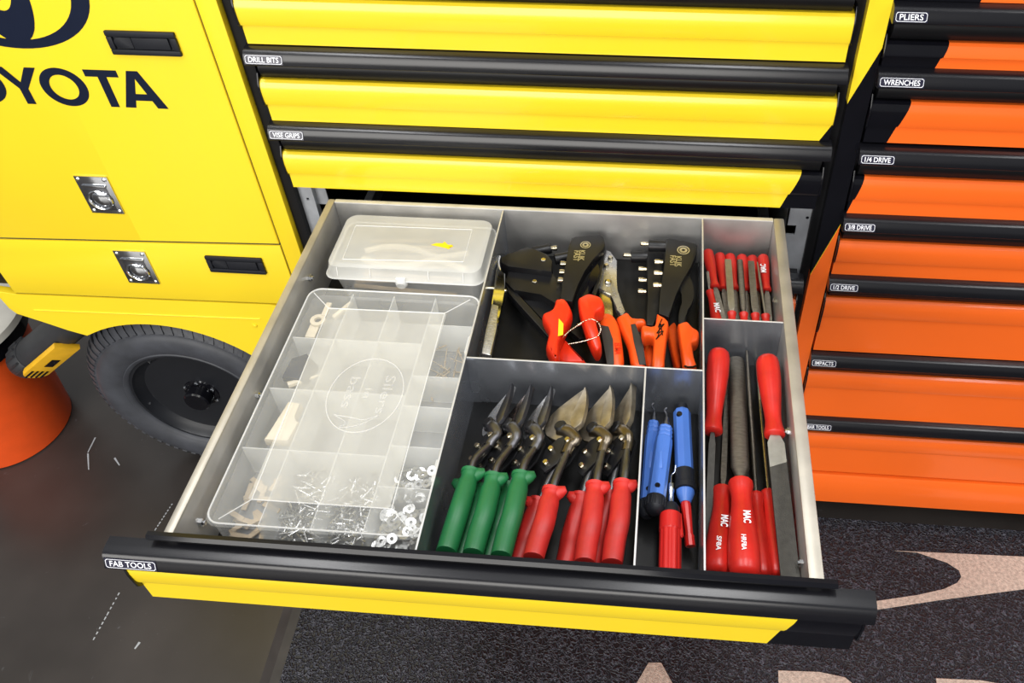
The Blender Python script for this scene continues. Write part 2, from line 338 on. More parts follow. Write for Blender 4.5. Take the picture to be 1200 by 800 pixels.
def drawer(parent, x0, x1, zr, pt, pb, cuts, mats, s=None, lw=.05, dy=0, label=None, deep=True):
    """cuts: list of (a, b) planes x = a + b z between the materials of the face panel"""
    bm = B()
    q0, q1 = (.05, .030) if dy == 0 else (.0202, .0198)
    prof = [(y + dy, z + RH) for y, z in ((q0, zr + .02), (.020, zr + .02), (.0195, zr - .002), (.0145, zr - .008), (.0125, zr - .014), (.0145, zr - .022), (.0190, pt + .002), (q1, pt - .004), (q1, pb + .002), (q0, pb + .002))]
    loft_x(bm, prof, [(x0 + .004, 0), (x1 - .004, 0)], [0])
    if deep: box(bm, x0 + .02, x1 - .02, .05 + dy, .56 + dy, pb + .004 + RH, zr + RH, m=0)
    d = obj('drawer', bm, BLK, parent, label=label)
    bm = B(); loft_x(bm, panel_prof(pt, pb, dy), [(x0, 0)] + cuts + [(x1, 0)], list(range(len(mats)))); obj('face_panel', bm, mats, d, smooth=25)
    bm = B(); loft_x(bm, rail_prof(zr, dy), [(x0 - .004, 0), (x1 + .004, 0)], [0]); obj('pull_rail', bm, RAIL, d, smooth=50)
    for xe, sg in ((x0, -1), (x1, 1)):
        bm = B(); cap = [(y + dy, z + RH) for y, z in ((q0 - .001, pt + .012), (.016, pt + .010), (.009, pt - .004), (.0072, pt - .018), (.0085, pb + .45 * (pt - pb)), (.013, pb + .36 * (pt - pb)), (q0 - .001, pb + .33 * (pt - pb)))]
        prism(bm, [(xe, y, z) for y, z in cap], (sg * .0025, 0, 0), .0006); obj('end_cap', bm, BLKG, d, smooth=30)
    if s: label_plate(d, s, x0 - .002, zr, dy, lw)
    return d
def cut(p, q): return lin(p, q)
# ---- yellow bank with the open drawer
yc = thing('tool_cabinet', 'yellow tool cabinet between the orange drawers and the locker, one drawer pulled out', 'tool cabinet', (0.35, 0.3, 0))
bm = B()
for a in ((-.083, -.066, .03, .62), (.757, .772, .03, .62)): box(bm, a[0], a[1], a[2], a[3], .10, RH + .62)
box(bm, -.066, .757, .60, .62, .10, RH + .62); box(bm, -.066, .757, .03, .60, .10, .115); box(bm, -.066, .757, .03, .60, RH + .60, RH + .62)
obj('carcass', bm, BLK, yc, smooth=0)
for cx in (-.03, .70):
    for cy in (.10, .54):
        bm = B(); rod(bm, (cx - .02, cy, .05), (cx + .02, cy, .05), [(0, .04), (.1, .05), (.9, .05), (1, .04)], 20); box(bm, cx - .03, cx + .03, cy - .035, cy + .035, .094, .10); box(bm, cx - .028, cx - .023, cy - .02, cy + .02, .04, .095); box(bm, cx + .023, cx + .028, cy - .02, cy + .02, .04, .095)
        obj('caster', bm, RUB, yc)
# posts
bm = B(); box(bm, -.0835, -.066, .026, .034, .10, RH + .6, .001); obj('slotted_post', bm, BLK, yc, smooth=0)
bm = B(); box(bm, .7585, .7685, .030, .040, .10, RH + .6, .001); obj('slotted_post', bm, BLK, yc, smooth=0)
tx0, tx1 = .7705, .7995
bm = B(); c1 = lin(V((.7989, 0, RH + .277)), V((.7713, 0, RH + .1962))); c2 = lin(V((.7989, 0, RH - .0233)), V((.770, 0, RH - .1303)))
def zat(c, x): return (x - c[0]) / c[1]
segs = [(RH + .6, RH + .6), (zat(c1, tx0), zat(c1, tx1)), (zat(c2, tx0), zat(c2, tx1)), (.06, .06)]
for i in range(3):
    (a0, a1), (b0, b1) = segs[i], segs[i + 1]
    prism(bm, [(tx0, .015, a0), (tx1, .015, a1), (tx1, .015, b1), (tx0, .015, b0)], (0, .02, 0), 0, i)
    if i == 1:
        e = .0022; prism(bm, [(tx0, .0147, b0 + e), (tx1, .0147, b1 + e), (tx1, .0147, b1), (tx0, .0147, b0)], (0, .01, 0), 0, 0)
obj('front_trim', bm, [YEL, BLKG, ORA], yc, smooth=0)
px0, px1 = -.0595, .7560
far = (9, 0)
drawer(yc, px0, px1, .357, .325, .257, [], [YEL])
for zr in (.4815, .606): drawer(yc, px0, px1, zr - .002, zr - .034, zr - .102, [], [YEL])
drawer(yc, px0, px1, .233, .2005, .132, [lin(V((.7659, 0, RH + .1725)), V((.7412, 0, RH + .1302))) + (px1 - .0001,)], [YEL, BLKG], 'DRILL BITS', .054)
cc = lin(V((.7248, 0, RH + .0707)), V((.7024, 0, RH + .005)))
drawer(yc, px0, px1, .109, .0755, .008, [cc], [YEL, BLKG], 'VISE GRIPS', .052)
for zr, pt, pb in ((-.155, -.187, -.33), (-.345, -.377, -.52), (-.535, -.567, -.72)): drawer(yc, px0, px1, zr, pt, pb, [(.10 + RH * 0, 0)], [BLKG, ORA])
# steel slide brackets beside the open slot
def plate(x0, x1, z0, z1, y, hx0, hx1, hz0, hz1, th=.003):
    bm = B(); z0 += RH; z1 += RH; hz0 += RH; hz1 += RH
    box(bm, x0, hx0, y, y + th, z0, z1); box(bm, hx1, x1, y, y + th, z0, z1); box(bm, hx0, hx1, y, y + th, z0, hz0); box(bm, hx0, hx1, y, y + th, hz1, z1); return bm
bm = plate(.7215, .7575, -.20, .002, .036, .7235, .7375, -.062, -.043); box(bm, .7215, .7235, .036, .30, RH - .2, RH + .002)
rod(bm, (.752, .0365, RH - .026), (.752, .0355, RH - .026), [(0, .0025), (1, .0025)], 10, 1); box(bm, .7215, .76, .028, .036, RH - .158, RH - .15, .001); obj('slide_bracket', bm, [GALV, BLKG], yc, smooth=0)
bm = plate(-.0655, -.0440, -.20, .002, .036, -.0555, -.0515, -.035, -.030); box(bm, -.044, -.024, .046, .049, RH - .05, RH + .002); box(bm, -.044, -.0425, .036, .049, RH - .2, RH + .002); obj('slide_bracket', bm, [GALV, BLKG], yc, smooth=0)

# ---- the open drawer
OD = -.609
cF = lin(V((.6874, 0, RH - .074)), V((.664, 0, RH - .1475)))
od = drawer(yc, px0 - .0005, px1 + .003, -.035, -.0560, -.139, [cF], [YEL, BLKG], 'FAB TOOLS', .058, dy=OD, label='open drawer of hand tools pulled out below the yellow fronts', deep=False)
Wd, Dp, TD = .710, .5885, -.092
bm = B(); box(bm, .003, Wd - .003, -Dp, -.001, RH + TD - .003, RH + TD, m=0); obj('liner', bm, LINER, od, smooth=0, label='black drawer liner')
def wall(x0, x1, y0, y1, z0, z1, mats, name, edge=.0012, bev=.0012):
    bm = B(); box(bm, x0, x1, y0, y1, RH + z0, RH + z1, bev)
    for f in bm.faces:
        if f.calc_center_median().z > RH + z1 - edge: f.material_index = 1
    return obj(name, bm, mats, od, smooth=30)
wall(0, .0115, -Dp, 0, TD - .003, 0, [STEEL, RIM], 'side_wall', bev=.003, edge=.0034)
wall(Wd - .0165, Wd, -Dp, 0, TD - .003, 0, [STEEL, RIM], 'side_wall', bev=.003, edge=.0034)
wall(.0115, Wd - .0165, -.0085, 0, TD - .003, 0, [STEEL, DIVE], 'back_wall', bev=.0015, edge=.002)
wall(.0115, Wd - .0165, -Dp, -Dp + .003, TD - .003, -.003, [BLK, BLKG], 'front_wall')
bm = B(); prism(bm, [(-.016, -Dp + .0035, RH - .004), (-.016, -Dp + .003, RH + .002), (-.016, -Dp - .002, RH + .0025), (-.016, -Dp - .0055, RH - .001), (-.016, -Dp - .0050, RH - .003), (-.016, -Dp - .001, RH - .004)], (.739, 0, 0), .0008); obj('front_lip', bm, BLKG, od, smooth=40)
bm = B(); box(bm, -.004, Wd + .004, -.5892, -Dp, RH - .135, RH - .012, .001); obj('front_board', bm, BLK, od, smooth=0)
dv = .0022
def divider(x0, x1, y0, y1, ztop=-.001, flange=None):
    bm = B(); box(bm, x0, x1, y0, y1, RH + TD, RH + ztop, .0004)
    for f in bm.faces:
        if f.calc_center_median().z > RH + ztop - .0006: f.material_index = 1
    if flange: box(bm, *flange, RH + TD, RH + ztop - .002, 0, 0)
    return obj('divider', bm, [DIV, DIVE], od, smooth=0)
divider(.2785, .2785 + dv, -Dp + .003, -.0085)
divider(.5855, .5855 + dv, -Dp + .003, -.0085)
divider(.2807, .5855, -.3110, -.3110 + dv, -.002, (.2807, .2907, -.3120, -.3110))
divider(.5877, .6935, -.2190, -.2190 + dv, -.002)
divider(.5120, .5120 + dv, -Dp + .003, -.3110, -.002)
for u, v in ((362, 325), (301, 462), (234, 612)):
    p = AX(u, v, .0115); bm = B(); rod(bm, p, p + V((.007, 0, 0)), [(0, .005), (.6, .005), (.62, .0028), (1, .0028)], 6); obj('screw', bm, CHROME, od, smooth=20)
for u, v in ((909.5, 352), (925, 505), (940, 660)):
    p = AX(u, v, Wd - .0165); bm = B(); rod(bm, p, p - V((.005, 0, 0)), [(0, .0045), (.6, .0045), (.62, .0028), (1, .0028)], 6); obj('screw', bm, CHROME, od, smooth=20)
for xx in ((.004, .018), (Wd - .018, Wd - .004)):
    bm = B(); box(bm, xx[0], xx[1], -.50, .30, RH - .125, RH - .0955, .001); obj('slide', bm, GALV, od, smooth=0)

# ---- orange bank
oc = thing('tool_cabinet', 'orange tool cabinet of labelled drawers standing on the coil mat', 'tool cabinet', (1.2, 0.3, 0))
ox0, ox1 = .8015, 1.62
bm = B(); box(bm, .8005, ox1 + .02, .035, .62, .055, RH + .62); obj('carcass', bm, BLK, oc, smooth=0)
for cx in (.85, 1.56):
    for cy in (.10, .54):
        bm = B(); rod(bm, (cx - .015, cy, .025), (cx + .015, cy, .025), [(0, .02), (.1, .0245), (.9, .0245), (1, .02)], 20); box(bm, cx - .022, cx + .022, cy - .025, cy + .025, .048, .055); obj('caster', bm, RUB, oc)
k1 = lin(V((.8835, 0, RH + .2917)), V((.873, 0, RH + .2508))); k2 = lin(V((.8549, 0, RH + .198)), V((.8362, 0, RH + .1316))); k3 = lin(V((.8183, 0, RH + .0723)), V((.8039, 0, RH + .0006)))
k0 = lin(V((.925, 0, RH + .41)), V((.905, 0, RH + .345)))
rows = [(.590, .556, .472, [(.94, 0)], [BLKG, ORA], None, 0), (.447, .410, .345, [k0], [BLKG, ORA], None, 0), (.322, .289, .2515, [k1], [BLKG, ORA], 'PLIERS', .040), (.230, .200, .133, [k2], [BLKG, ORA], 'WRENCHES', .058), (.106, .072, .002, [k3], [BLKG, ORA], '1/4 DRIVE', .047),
        (-.019, -.053, -.124, [], [ORA], '3/8 DRIVE', .046), (-.146, -.178, -.308, [], [ORA], '1/2 DRIVE', .045), (-.332, -.366, -.503, [], [ORA], 'IMPACTS', .043), (-.516, -.550, -.674, [], [ORA], 'PRY BAR TOOLS', .066)]
for zr, pt, pb, cu, ms, s, lw in rows: drawer(oc, ox0 + .002, ox1, zr, pt, pb, cu, ms, s, lw, deep=False)
bm = B(); zz = RH
prism(bm, [(ox0 - .001, .030, zz - .680), (ox0 - .001, .012, zz - .681), (ox0 - .001, .008, zz - .690), (ox0 - .001, .004, zz - .735), (ox0 - .001, .006, zz - .772), (ox0 - .001, .012, zz - .776), (ox0 - .001, .035, zz - .776)], (ox1 - ox0 + .02, 0, 0)); obj('bottom_rail', bm, ORA, oc, smooth=50)

# ================================================================== locker on the left
lk = thing('side_locker', 'yellow side locker with flush black handles and a pneumatic wheel', 'locker', (-.42, .3, 0))
FY = .015
def P(u, v, y=FY): return AY(u, v, y)
WC = V((-.430, 0, RH - .588)); WR = .242
xr = -.0845
bm = B(); box(bm, -.735, xr - .001, .031, .60, RH - .262, RH + .62); obj('carcass', bm, BLK, lk, smooth=0)
gx = P(228, 0).x; gx2 = P(337, 312).x
# frame post right of the doors
zb = RH - .275
bm = B(); prism(bm, [(-.1145, FY, RH + .62), (xr, FY, RH + .62), (xr, FY, zb), (-.1145, FY, zb)], (0, .016, 0), .0015); obj('frame_post', bm, YEL, lk, smooth=30)
# lower fender panel with wheel arch
dl = P(17, 343); dr = P(315, 355)
pts = [V((-.745, FY, RH - .262))] + [P(0, 348), P(10, 361), P(20, 368), P(50, 377), P(80, 387)]
ang0 = math.atan2(P(97, 390).z - WC.z, P(97, 390).x - WC.x); AR = .2515
arc = [V((WC.x + AR * math.cos(a), FY, WC.z + AR * math.sin(a))) for a in [ang0 + (.35 - ang0) * k / 22 for k in range(23)]]
pts += arc + [V((-.185, FY, RH - .56)), V((xr, FY, RH - .56)), V((xr, FY, zb)), V((-.1145, FY, zb)), V((dr.x - .0, FY, dr.z - .004)), V((dl.x + .0, FY, dl.z - .004))]
bm = B(); prism(bm, pts, (0, .016, 0), .0015)
obj('fender_panel', bm, YEL, lk, smooth=30)
bm = B(); a, b = P(40, 363), P(305, 373.5); tube(bm, [a + V((0, .0, 0)), b], [(.0016, .0016)] * 2, 8); obj('pressed_bead', bm, YEL, lk)
bm = B(); p = P(299, 381); rod(bm, p, p - Y * .003, [(0, .004), (.7, .004), (1, .002)], 12); obj('screw', bm, YEL, lk)
# doors
g = .0026
d0, d1 = P(0, 279.6), P(326, 287)
sl = (d1.z - d0.z) / (d1.x - d0.x)
def dz(x): return d1.z + sl * (x - d1.x)
xl, xg = -.742, -.1172
bm = B(); prism(bm, [(xg - .001, FY + .0035, RH + .6), (xg + .006, FY + .0035, RH + .6), (xg + .006, FY + .0035, zb), (xg - .001, FY + .0035, zb)], (0, .004, 0)); prism(bm, [(xl, FY + .0035, dz(xl) + .004), (xg, FY + .0035, dz(xg) + .004), (xg, FY + .0035, dz(xg) - .004), (xl, FY + .0035, dz(xl) - .004)], (0, .004, 0)); prism(bm, [dl + V((0, .0035, .003)), dr + V((0, .0035, .003)), dr + V((0, .0035, -.007)), dl + V((0, .0035, -.007))], (0, .004, 0)); obj('gap_shade_strip', bm, RUB, lk, smooth=0)  # black strips added in the door gaps in place of the shade there
dm = B(); prism(dm, [(xl, FY, RH + .6), (xg, FY, RH + .6), (xg, FY, dz(xg) + g), (xl, FY, dz(xl) + g)], (0, .015, 0), .0006); door = obj('door', dm, YEL, lk, smooth=30, label='upper locker door with navy emblem and lettering')
dm = B(); prism(dm, [(xl, FY, dz(xl) - g), (xg, FY, dz(xg) - g), (xg, FY, dr.z), (dr.x, FY, dr.z), (dl.x, FY, dl.z), (P(0, 315).x - .004, FY, P(0, 315).z), (xl, FY, P(0, 315).z + .03)], (0, .015, 0), .0006); dro = obj('drop_door', dm, YEL, lk, smooth=30)
sx = P(90, 130).x
bm = B(); prism(bm, [(sx, FY - .0003, RH + .6), (xg - .002, FY - .0003, RH + .6), (xg - .002, FY - .0003, dz(xg) + .004), (sx, FY - .0003, dz(sx) + .004)], (0, .001, 0)); obj('vinyl_sheet', bm, YEL, door, smooth=0)
# flush handles
def flush_handle(par, tl, br):
    x0, x1, z1, z0 = tl.x, br.x, tl.z, br.z; bm = B(); y = FY
    bw = .0085
    for a in ((x0, x1, z1 - bw, z1), (x0, x1, z0, z0 + bw), (x0, x0 + bw, z0 + bw, z1 - bw), (x1 - bw, x1, z0 + bw, z1 - bw)): box(bm, a[0], a[1], y - .005, y, a[2], a[3], .0018)
    box(bm, x0 + bw, x1 - bw, y - .0012, y - .0002, z0 + bw, z1 - bw)
    m_ = x0 + .036
    box(bm, m_, x1 - bw - .004, y - .004, y - .001, z0 + bw + .001, z1 - bw - .001, .001)
    r = (z1 - z0) / 2 - bw - .001; cz = (z0 + z1) / 2
    pl = [(x0 + bw + r + r * math.cos(a) , y - .0032, cz + r * math.sin(a)) for a in [PI / 2 + PI * k / 10 for k in range(11)]]
    prism(bm, pl + [(m_ - .001, y - .0032, cz - r), (m_ - .001, y - .0032, cz + r)], (0, .0025, 0), .0006)
    obj('flush_handle', bm, PLAS, par, smooth=30)
flush_handle(door, P(122, 34.5), P(215, 65)); flush_handle(dro, P(240, 298.5), P(313.5, 320))
# chrome ring latches
def latch(par, tl, br):
    x0, x1, z1, z0 = tl.x, br.x, tl.z, br.z; bm = B(); y = FY; w_, h_ = x1 - x0, z1 - z0; cx = (x0 + x1) / 2
    q = .006; box(bm, x0, x1, y - .0025, y, z0, z1, .0015)
    # recessed cup with a swivel ring
    box(bm, x0 + .009, x1 - .009, y - .0030, y - .0024, z0 + .008, z1 - .019, .0003, 1)
    box(bm, x0 + .008, x1 - .008, y - .0055, y - .002, z1 - .021, z1 - .016, .0012)
    cz = z0 + .030; r = .0185
    rod(bm, (cx, y - .0015, cz), (cx, y - .0060, cz), [(0, r * .85), (.2, r * .85), (.5, r * .70), (.75, r * .45), (1, r * .1)], 28, 0)
    tube(bm, [(cx + r * math.cos(a), y - .0042, cz + r * math.sin(a)) for a in [2 * PI * k / 28 for k in range(28)]], .0024, 8, closed=True)
    for sx_ in (x0 + q, x1 - q):
        for sz in (z0 + q, z1 - q): rod(bm, (sx_, y - .002, sz), (sx_, y - .0042, sz), [(0, .0038), (.5, .0036), (1, .0018)], 12)
    obj('ring_latch', bm, [CHROME, TOOLGR], par, smooth=40)
latch(door, P(86, 205), P(147, 250)); latch(dro, P(132, 292.5), P(188.5, 332))
# emblem and lettering, flat navy vinyl
yv = FY - .0006; dd = (0, .0005, 0)
bm = B(); vb = P(24, 50); eR = P(111, 10)
ecx, ehw = -.3955, .1345; eb = P(40, 57).z; ehh = .0955; ecz = eb + ehh
def ell(cx, cz, a, b, n=64): return [(cx + a * math.cos(2 * PI * k / n), cz + b * math.sin(2 * PI * k / n)) for k in range(n)]
def band(bm, o_, i_, y):
    n = len(o_); vo = [bm.verts.new((p[0], y, p[1])) for p in o_]; vi = [bm.verts.new((p[0], y, p[1])) for p in i_]
    for k in range(n): bm.faces.new([vo[k], vo[(k + 1) % n], vi[(k + 1) % n], vi[k]])
band(bm, ell(ecx, ecz, ehw, ehh), ell(ecx, ecz + .002, ehw - .0255, ehh - .0115), yv)
band(bm, ell(ecx, ecz - .0, .047, .087), ell(ecx, ecz + .014, .0255, .052), yv - .0001)
band(bm, ell(ecx, ecz + .052, .098, .034), ell(ecx, ecz + .052, .080, .022), yv - .0002)
obj('emblem', bm, NAVY, door, smooth=0, nrm=False)
LT, LB = P(155, 83).z, P(160, 126).z; LH = LT - LB
def poly(bm, pts): bm.faces.new([bm.verts.new((x, yv, z)) for x, z in pts])
def letter_T(x0, x1):
    bm = B(); c = (x0 + x1) / 2; s = .0068; poly(bm, [(x0, LT), (x0, LT - .0115), (c - s, LT - .0115), (c - s, LB), (c + s, LB), (c + s, LT - .0115), (x1, LT - .0115), (x1, LT)]); return bm
def letter_O(x0, x1):
    bm = B(); cx = (x0 + x1) / 2; cz = (LT + LB) / 2; a = (x1 - x0) / 2; b = LH / 2 + .0012; band(bm, ell(cx, cz, a, b, 40), ell(cx, cz, a - .0145, b - .0115, 40), yv); return bm
def letter_Y(x0, x1):
    bm = B(); c = (x0 + x1) / 2; s = .0068; zm = LB + LH * .42; t = .017
    poly(bm, [(x0, LT), (c - s, zm), (c - s, LB), (c + s, LB), (c + s, zm), (x1, LT), (x1 - t, LT), (c, zm + .011), (x0 + t, LT)]); return bm
def letter_A(x0, x1):
    bm = B(); c = (x0 + x1) / 2; t = .0165; h = LH; ap = .0085
    def e(z): return (z - LB) / h
    zc0, zc1 = LB + h * .20, LB + h * .385
    def xo(z): return x0 + (c - ap - x0) * e(z)
    def xi(z): return x0 + t + (c - (x0 + t)) * (z - LB) / (h - .013)
    poly(bm, [(x0, LB), (x0 + t, LB), (xi(zc0), zc0), (2 * c - xi(zc0), zc0), (x1 - t, LB), (x1, LB), (2 * c - xo(zc1), zc1), (xo(zc1), zc1)])
    poly(bm, [(xo(zc1), zc1), (xi(zc1), zc1), (c, LT - .013), (c, LT), (c - ap, LT)])
    poly(bm, [(2 * c - xo(zc1), zc1), (c + ap, LT), (c, LT), (c, LT - .013), (2 * c - xi(zc1), zc1)]); return bm
for f, x0, x1 in ((letter_T, -.578, -.522), (letter_O, -.530, -.456), (letter_Y, -.4615, -.3935), (letter_O, -.3985, -.3270), (letter_T, P(97, 83).x, P(136, 83).x), (letter_A, P(148, 126).x, P(197.5, 126).x)): obj('letter', f(x0, x1), NAVY, door, smooth=0, nrm=False)
# wheel: tyre, dish, hub cap, bolts
def lathe_y(bm, c, prof, seg=96, m=0):          # prof: (radius, y) about the wheel's axle
    R = [[bm.verts.new((c.x + r * math.cos(2 * PI * k / seg), y, c.z + r * math.sin(2 * PI * k / seg))) for k in range(seg)] for r, y in prof]
    for i in range(len(R) - 1):
        for k in range(seg): bm.faces.new([R[i][k], R[i][(k + 1) % seg], R[i + 1][(k + 1) % seg], R[i + 1][k]]).material_index = m
fy = .022
bm = B(); lathe_y(bm, WC, [(.02, fy + .034), (.118, fy + .032), (.1235, fy + .026), (.131, fy + .018), (.134, fy + .012), (.139, fy + .012), (.140, fy + .03), (.140, fy + .08), (.02, fy + .085)], 64)
wh = obj('wheel', bm, HUB, lk, smooth=40, label='black pneumatic wheel with dished hub')
bm = B()
lathe_y(bm, WC, [(.139, fy + .03), (.1385, fy + .014), (.142, fy + .008), (.148, fy + .0055), (.150, fy + .007), (.153, fy + .005), (.165, fy + .001), (.180, fy), (.193, fy + .002), (.2015, fy + .006), (.2035, fy + .0085), (.206, fy + .0088), (.216, fy + .015), (.226, fy + .025), (.2335, fy + .040), (.2355, fy + .060), (.2335, fy + .080), (.225, fy + .096), (.205, fy + .112), (.18, fy + .118), (.150, fy + .112), (.139, fy + .09)], 120)
obj('tyre', bm, TYRE, wh, smooth=40)
bm = B()
for k in range(68):
    a = 2 * PI * k / 68
    if True:
        pr = []
        for (r, y, sk) in ((.2085, fy + .0075, 0), (.2205, fy + .016, .006), (.2330, fy + .030, .014), (.2405, fy + .046, .022), (.2418, fy + .060, .028)):
            row = []
            for s_ in (-.0048, .0048):
                aa = a + sk / r + s_ / r; row.append((r, y, aa))
            pr.append(row)
        vs = []
        for row in pr:
            for (r, y, aa) in row: vs.append((bm.verts.new((WC.x + r * math.cos(aa), y, WC.z + r * math.sin(aa))), bm.verts.new((WC.x + (r - .009) * math.cos(aa), y + .004, WC.z + (r - .009) * math.sin(aa)))))
        for i in range(len(pr) - 1):
            a0, b0, a1, b1 = vs[2 * i], vs[2 * i + 1], vs[2 * i + 2], vs[2 * i + 3]
            bm.faces.new([a0[0], b0[0], b1[0], a1[0]]); bm.faces.new([a0[1], a0[0], a1[0], a1[1]]); bm.faces.new([b0[0], b0[1], b1[1], b1[0]])
        bm.faces.new([vs[0][0], vs[0][1], vs[1][1], vs[1][0]])
obj('tread_lugs', bm, TYRE, wh, smooth=25)
bm = B(); lathe_y(bm, WC, [(.0, fy + .004), (.024, fy + .004), (.027, fy + .007), (.028, fy + .030), (.036, fy + .031), (.038, fy + .034)], 40); obj('hub_cap', bm, BLKG, wh, smooth=40)
for k in range(6):
    a = 2 * PI * k / 6 + .5; c = V((WC.x + .0335 * math.cos(a), fy + .031, WC.z + .0335 * math.sin(a))); bm = B(); rod(bm, c, c - Y * .005, [(0, .0045), (.7, .0045), (1, .003)], 6); obj('bolt', bm, CHROME, wh, smooth=20)
for k in range(5):
    a = 2 * PI * k / 5 + .9; c = V((WC.x + .127 * math.cos(a), fy + .023, WC.z + .127 * math.sin(a))); bm = B(); rod(bm, c, c - Y * .003, [(0, .0025), (1, .002)], 8); obj('rivet', bm, CHROME, wh)
for zz_ in ((-.72, .55), (-.15, .55), (-.15, .08)):
    bm = B(); box(bm, zz_[0] - .02, zz_[0] + .02, zz_[1] - .02, zz_[1] + .02, 0, RH - .26, .002); obj('leg', bm, BLK, lk, smooth=0)

# ================================================================== bucket and work light on the floor at the left
bk = thing('bucket', 'orange plastic bucket with a pale lid beside the locker wheel', 'bucket', (-1.005, .108, 0))
def lathe_z(bm, c, prof, seg=64, m=0):
    R = [[bm.verts.new((c[0] + r * math.cos(2 * PI * k / seg), c[1] + r * math.sin(2 * PI * k / seg), z)) for k in range(seg)] for r, z in prof]
    for i in range(len(R) - 1):
        for k in range(seg): bm.faces.new([R[i][k], R[i][(k + 1) % seg], R[i + 1][(k + 1) % seg], R[i + 1][k]]).material_index = m
bc = (-1.005, .108)
bm = B(); lathe_z(bm, bc, [(.0, .001), (.126, .001), (.130, .004), (.152, .355), (.15, .36), (.0, .36)]); obj('body', bm, BUCKET, bk, smooth=40)
bm = B(); lathe_z(bm, bc, [(.150, .300), (.160, .300), (.161, .345), (.150, .345)]); obj('collar_band', bm, BLKG, bk, smooth=40)
bm = B(); lathe_z(bm, bc, [(.0, .372), (.165, .372), (.176, .366), (.178, .350), (.168, .346), (.15, .346)]); obj('lid', bm, LIDP, bk, smooth=40)
bm = B(); a0 = V((-.85, .06, .31)); tube(bm, spline([V((-.98, -.05, .30)), V((-.90, -.08, .29)), V((-.86, -.02, .30)), V((-.858, .10, .31))]), .0022, 8); obj('bail_handle', bm, GALV, bk)
wl = thing('work_light', 'black cylindrical work light with ribbed rubber end and yellow grille, under the locker', 'work light', (-.73, .070, RH - .6))
a, b = AY(31, 423, .070), AY(104, 360, .070); ax = (b - a).normalized()
bm = B(); rod(bm, a + ax * .03, b, [(0, .036), (.08, .038), (.4, .036), (1, .036)], 28); obj('barrel', bm, RUB, wl)
bm = B(); rod(bm, a - ax * .012, a + ax * .045, [(0, .028), (.15, .038), (.4, .042), (.85, .042), (1, .039)], 28); ec = obj('end_cap', bm, RUB, wl)
for k in range(16):
    q = 2 * PI * k / 16; n1 = ax.cross(Y).normalized(); n2 = ax.cross(n1); dirv = n1 * math.cos(q) + n2 * math.sin(q)
    bm = B(); tube(bm, [a + ax * .004 + dirv * .038, a + ax * .012 + dirv * .042, a + ax * .042 + dirv * .0425], .0028, 6); obj('rib', bm, RUB, ec)
side = (V((.55, -.80, -.25)) - ax * V((.55, -.80, -.25)).dot(ax)).normalized(); up_ = ax.cross(side)
bm = B(); cc_ = a + ax * .030 + side * .034
pl = [cc_ + ax * .15 + up_ * .024, cc_ + up_ * .024 + ax * .01] + [cc_ + ax * (.012 - .024 * math.sin(q)) + up_ * (.024 * math.cos(q)) for q in [PI * k / 8 for k in range(1, 8)]] + [cc_ - up_ * .024 + ax * .01, cc_ + ax * .15 - up_ * .024]
prism(bm, pl, side * .012, .002); gr = obj('grille_housing', bm, TOOLY, wl, smooth=30)
for k in range(4):
    c = cc_ + side * .0125 + up_ * (-.014 + .0093 * k); bm = B(); tube(bm, [c - ax * .004, c + ax * .028], .0022, 6); obj('grille_slot', bm, BLKG, gr)
bm = B(); c = cc_ + side * .0125; prism(bm, [c + ax * .055 + up_ * .012, c + ax * .09 + up_ * .012, c + ax * .09 - up_ * .004, c + ax * .055 - up_ * .004], side * .001); obj('name_patch', bm, BLKG, gr, smooth=0)
# ================================================================== frosted boxes in the left bin
FZ = TD                                    # drawer floor, measured from the rim
def rrect(x0, x1, y0, y1, r, z, n=5, skew=0):
    out = []
    for cx, cy, a0 in ((x1 - r, y1 - r, 0), (x0 + r, y1 - r, PI / 2), (x0 + r, y0 + r, PI), (x1 - r, y0 + r, 1.5 * PI)):
        for k in range(n + 1):
            a = a0 + PI / 2 * k / n; x, y = cx + r * math.cos(a), cy + r * math.sin(a); out.append(V((x + skew * (y - y1), y, z + RH)))
    return out
def shell(bm, rings, cap0=True, cap1=False, m=0):
    R = [[bm.verts.new(p) for p in r] for r in rings]; n = len(R[0])
    for i in range(len(R) - 1):
        for k in range(n): bm.faces.new([R[i][k], R[i][(k + 1) % n], R[i + 1][(k + 1) % n], R[i + 1][k]]).material_index = m
    if cap0: bm.faces.new(R[0]).material_index = m
    if cap1: bm.faces.new(R[-1][::-1]).material_index = m
# --- big organiser
gx0, gx1, gy0, gy1 = .0190, .2740, -.5560, -.1680; LT_ = -.030
org = thing('organizer_box', 'large frosted compartment organizer with embossed lid filling the left of the drawer', 'organizer box', (.146, -.362, RH + FZ))
bm = B(); i = .004
shell(bm, [rrect(gx0 + .006, gx1 - .006, gy0 + .006, gy1 - .006, .014, FZ + .001), rrect(gx0 + i, gx1 - i, gy0 + i, gy1 - i, .016, LT_ - .012)]); obj('body', bm, PPB, org, smooth=40)
bm = B()
shell(bm, [rrect(gx0 + .001, gx1 - .001, gy0 + .001, gy1 - .001, .018, LT_ - .016), rrect(gx0, gx1, gy0, gy1, .018, LT_ - .003), rrect(gx0 + .002, gx1 - .002, gy0 + .002, gy1 - .002, .017, LT_ - .0006), rrect(gx0 + .006, gx1 - .006, gy0 + .006, gy1 - .006, .015, LT_), rrect(.0615, .2290, -.5200, -.2080, .002, LT_)], cap0=False, cap1=False, m=0); bm.faces.new([bm.verts.new(p) for p in rrect(.0615, .2290, -.5200, -.2080, .002, LT_)]).material_index = 1; lid = obj('lid', bm, [PPLC, PPL], org, smooth=40)
rp = [A(u, v, LT_ + .0004) for u, v in ((385, 361), (521, 367), (459, 596), (295, 585))]
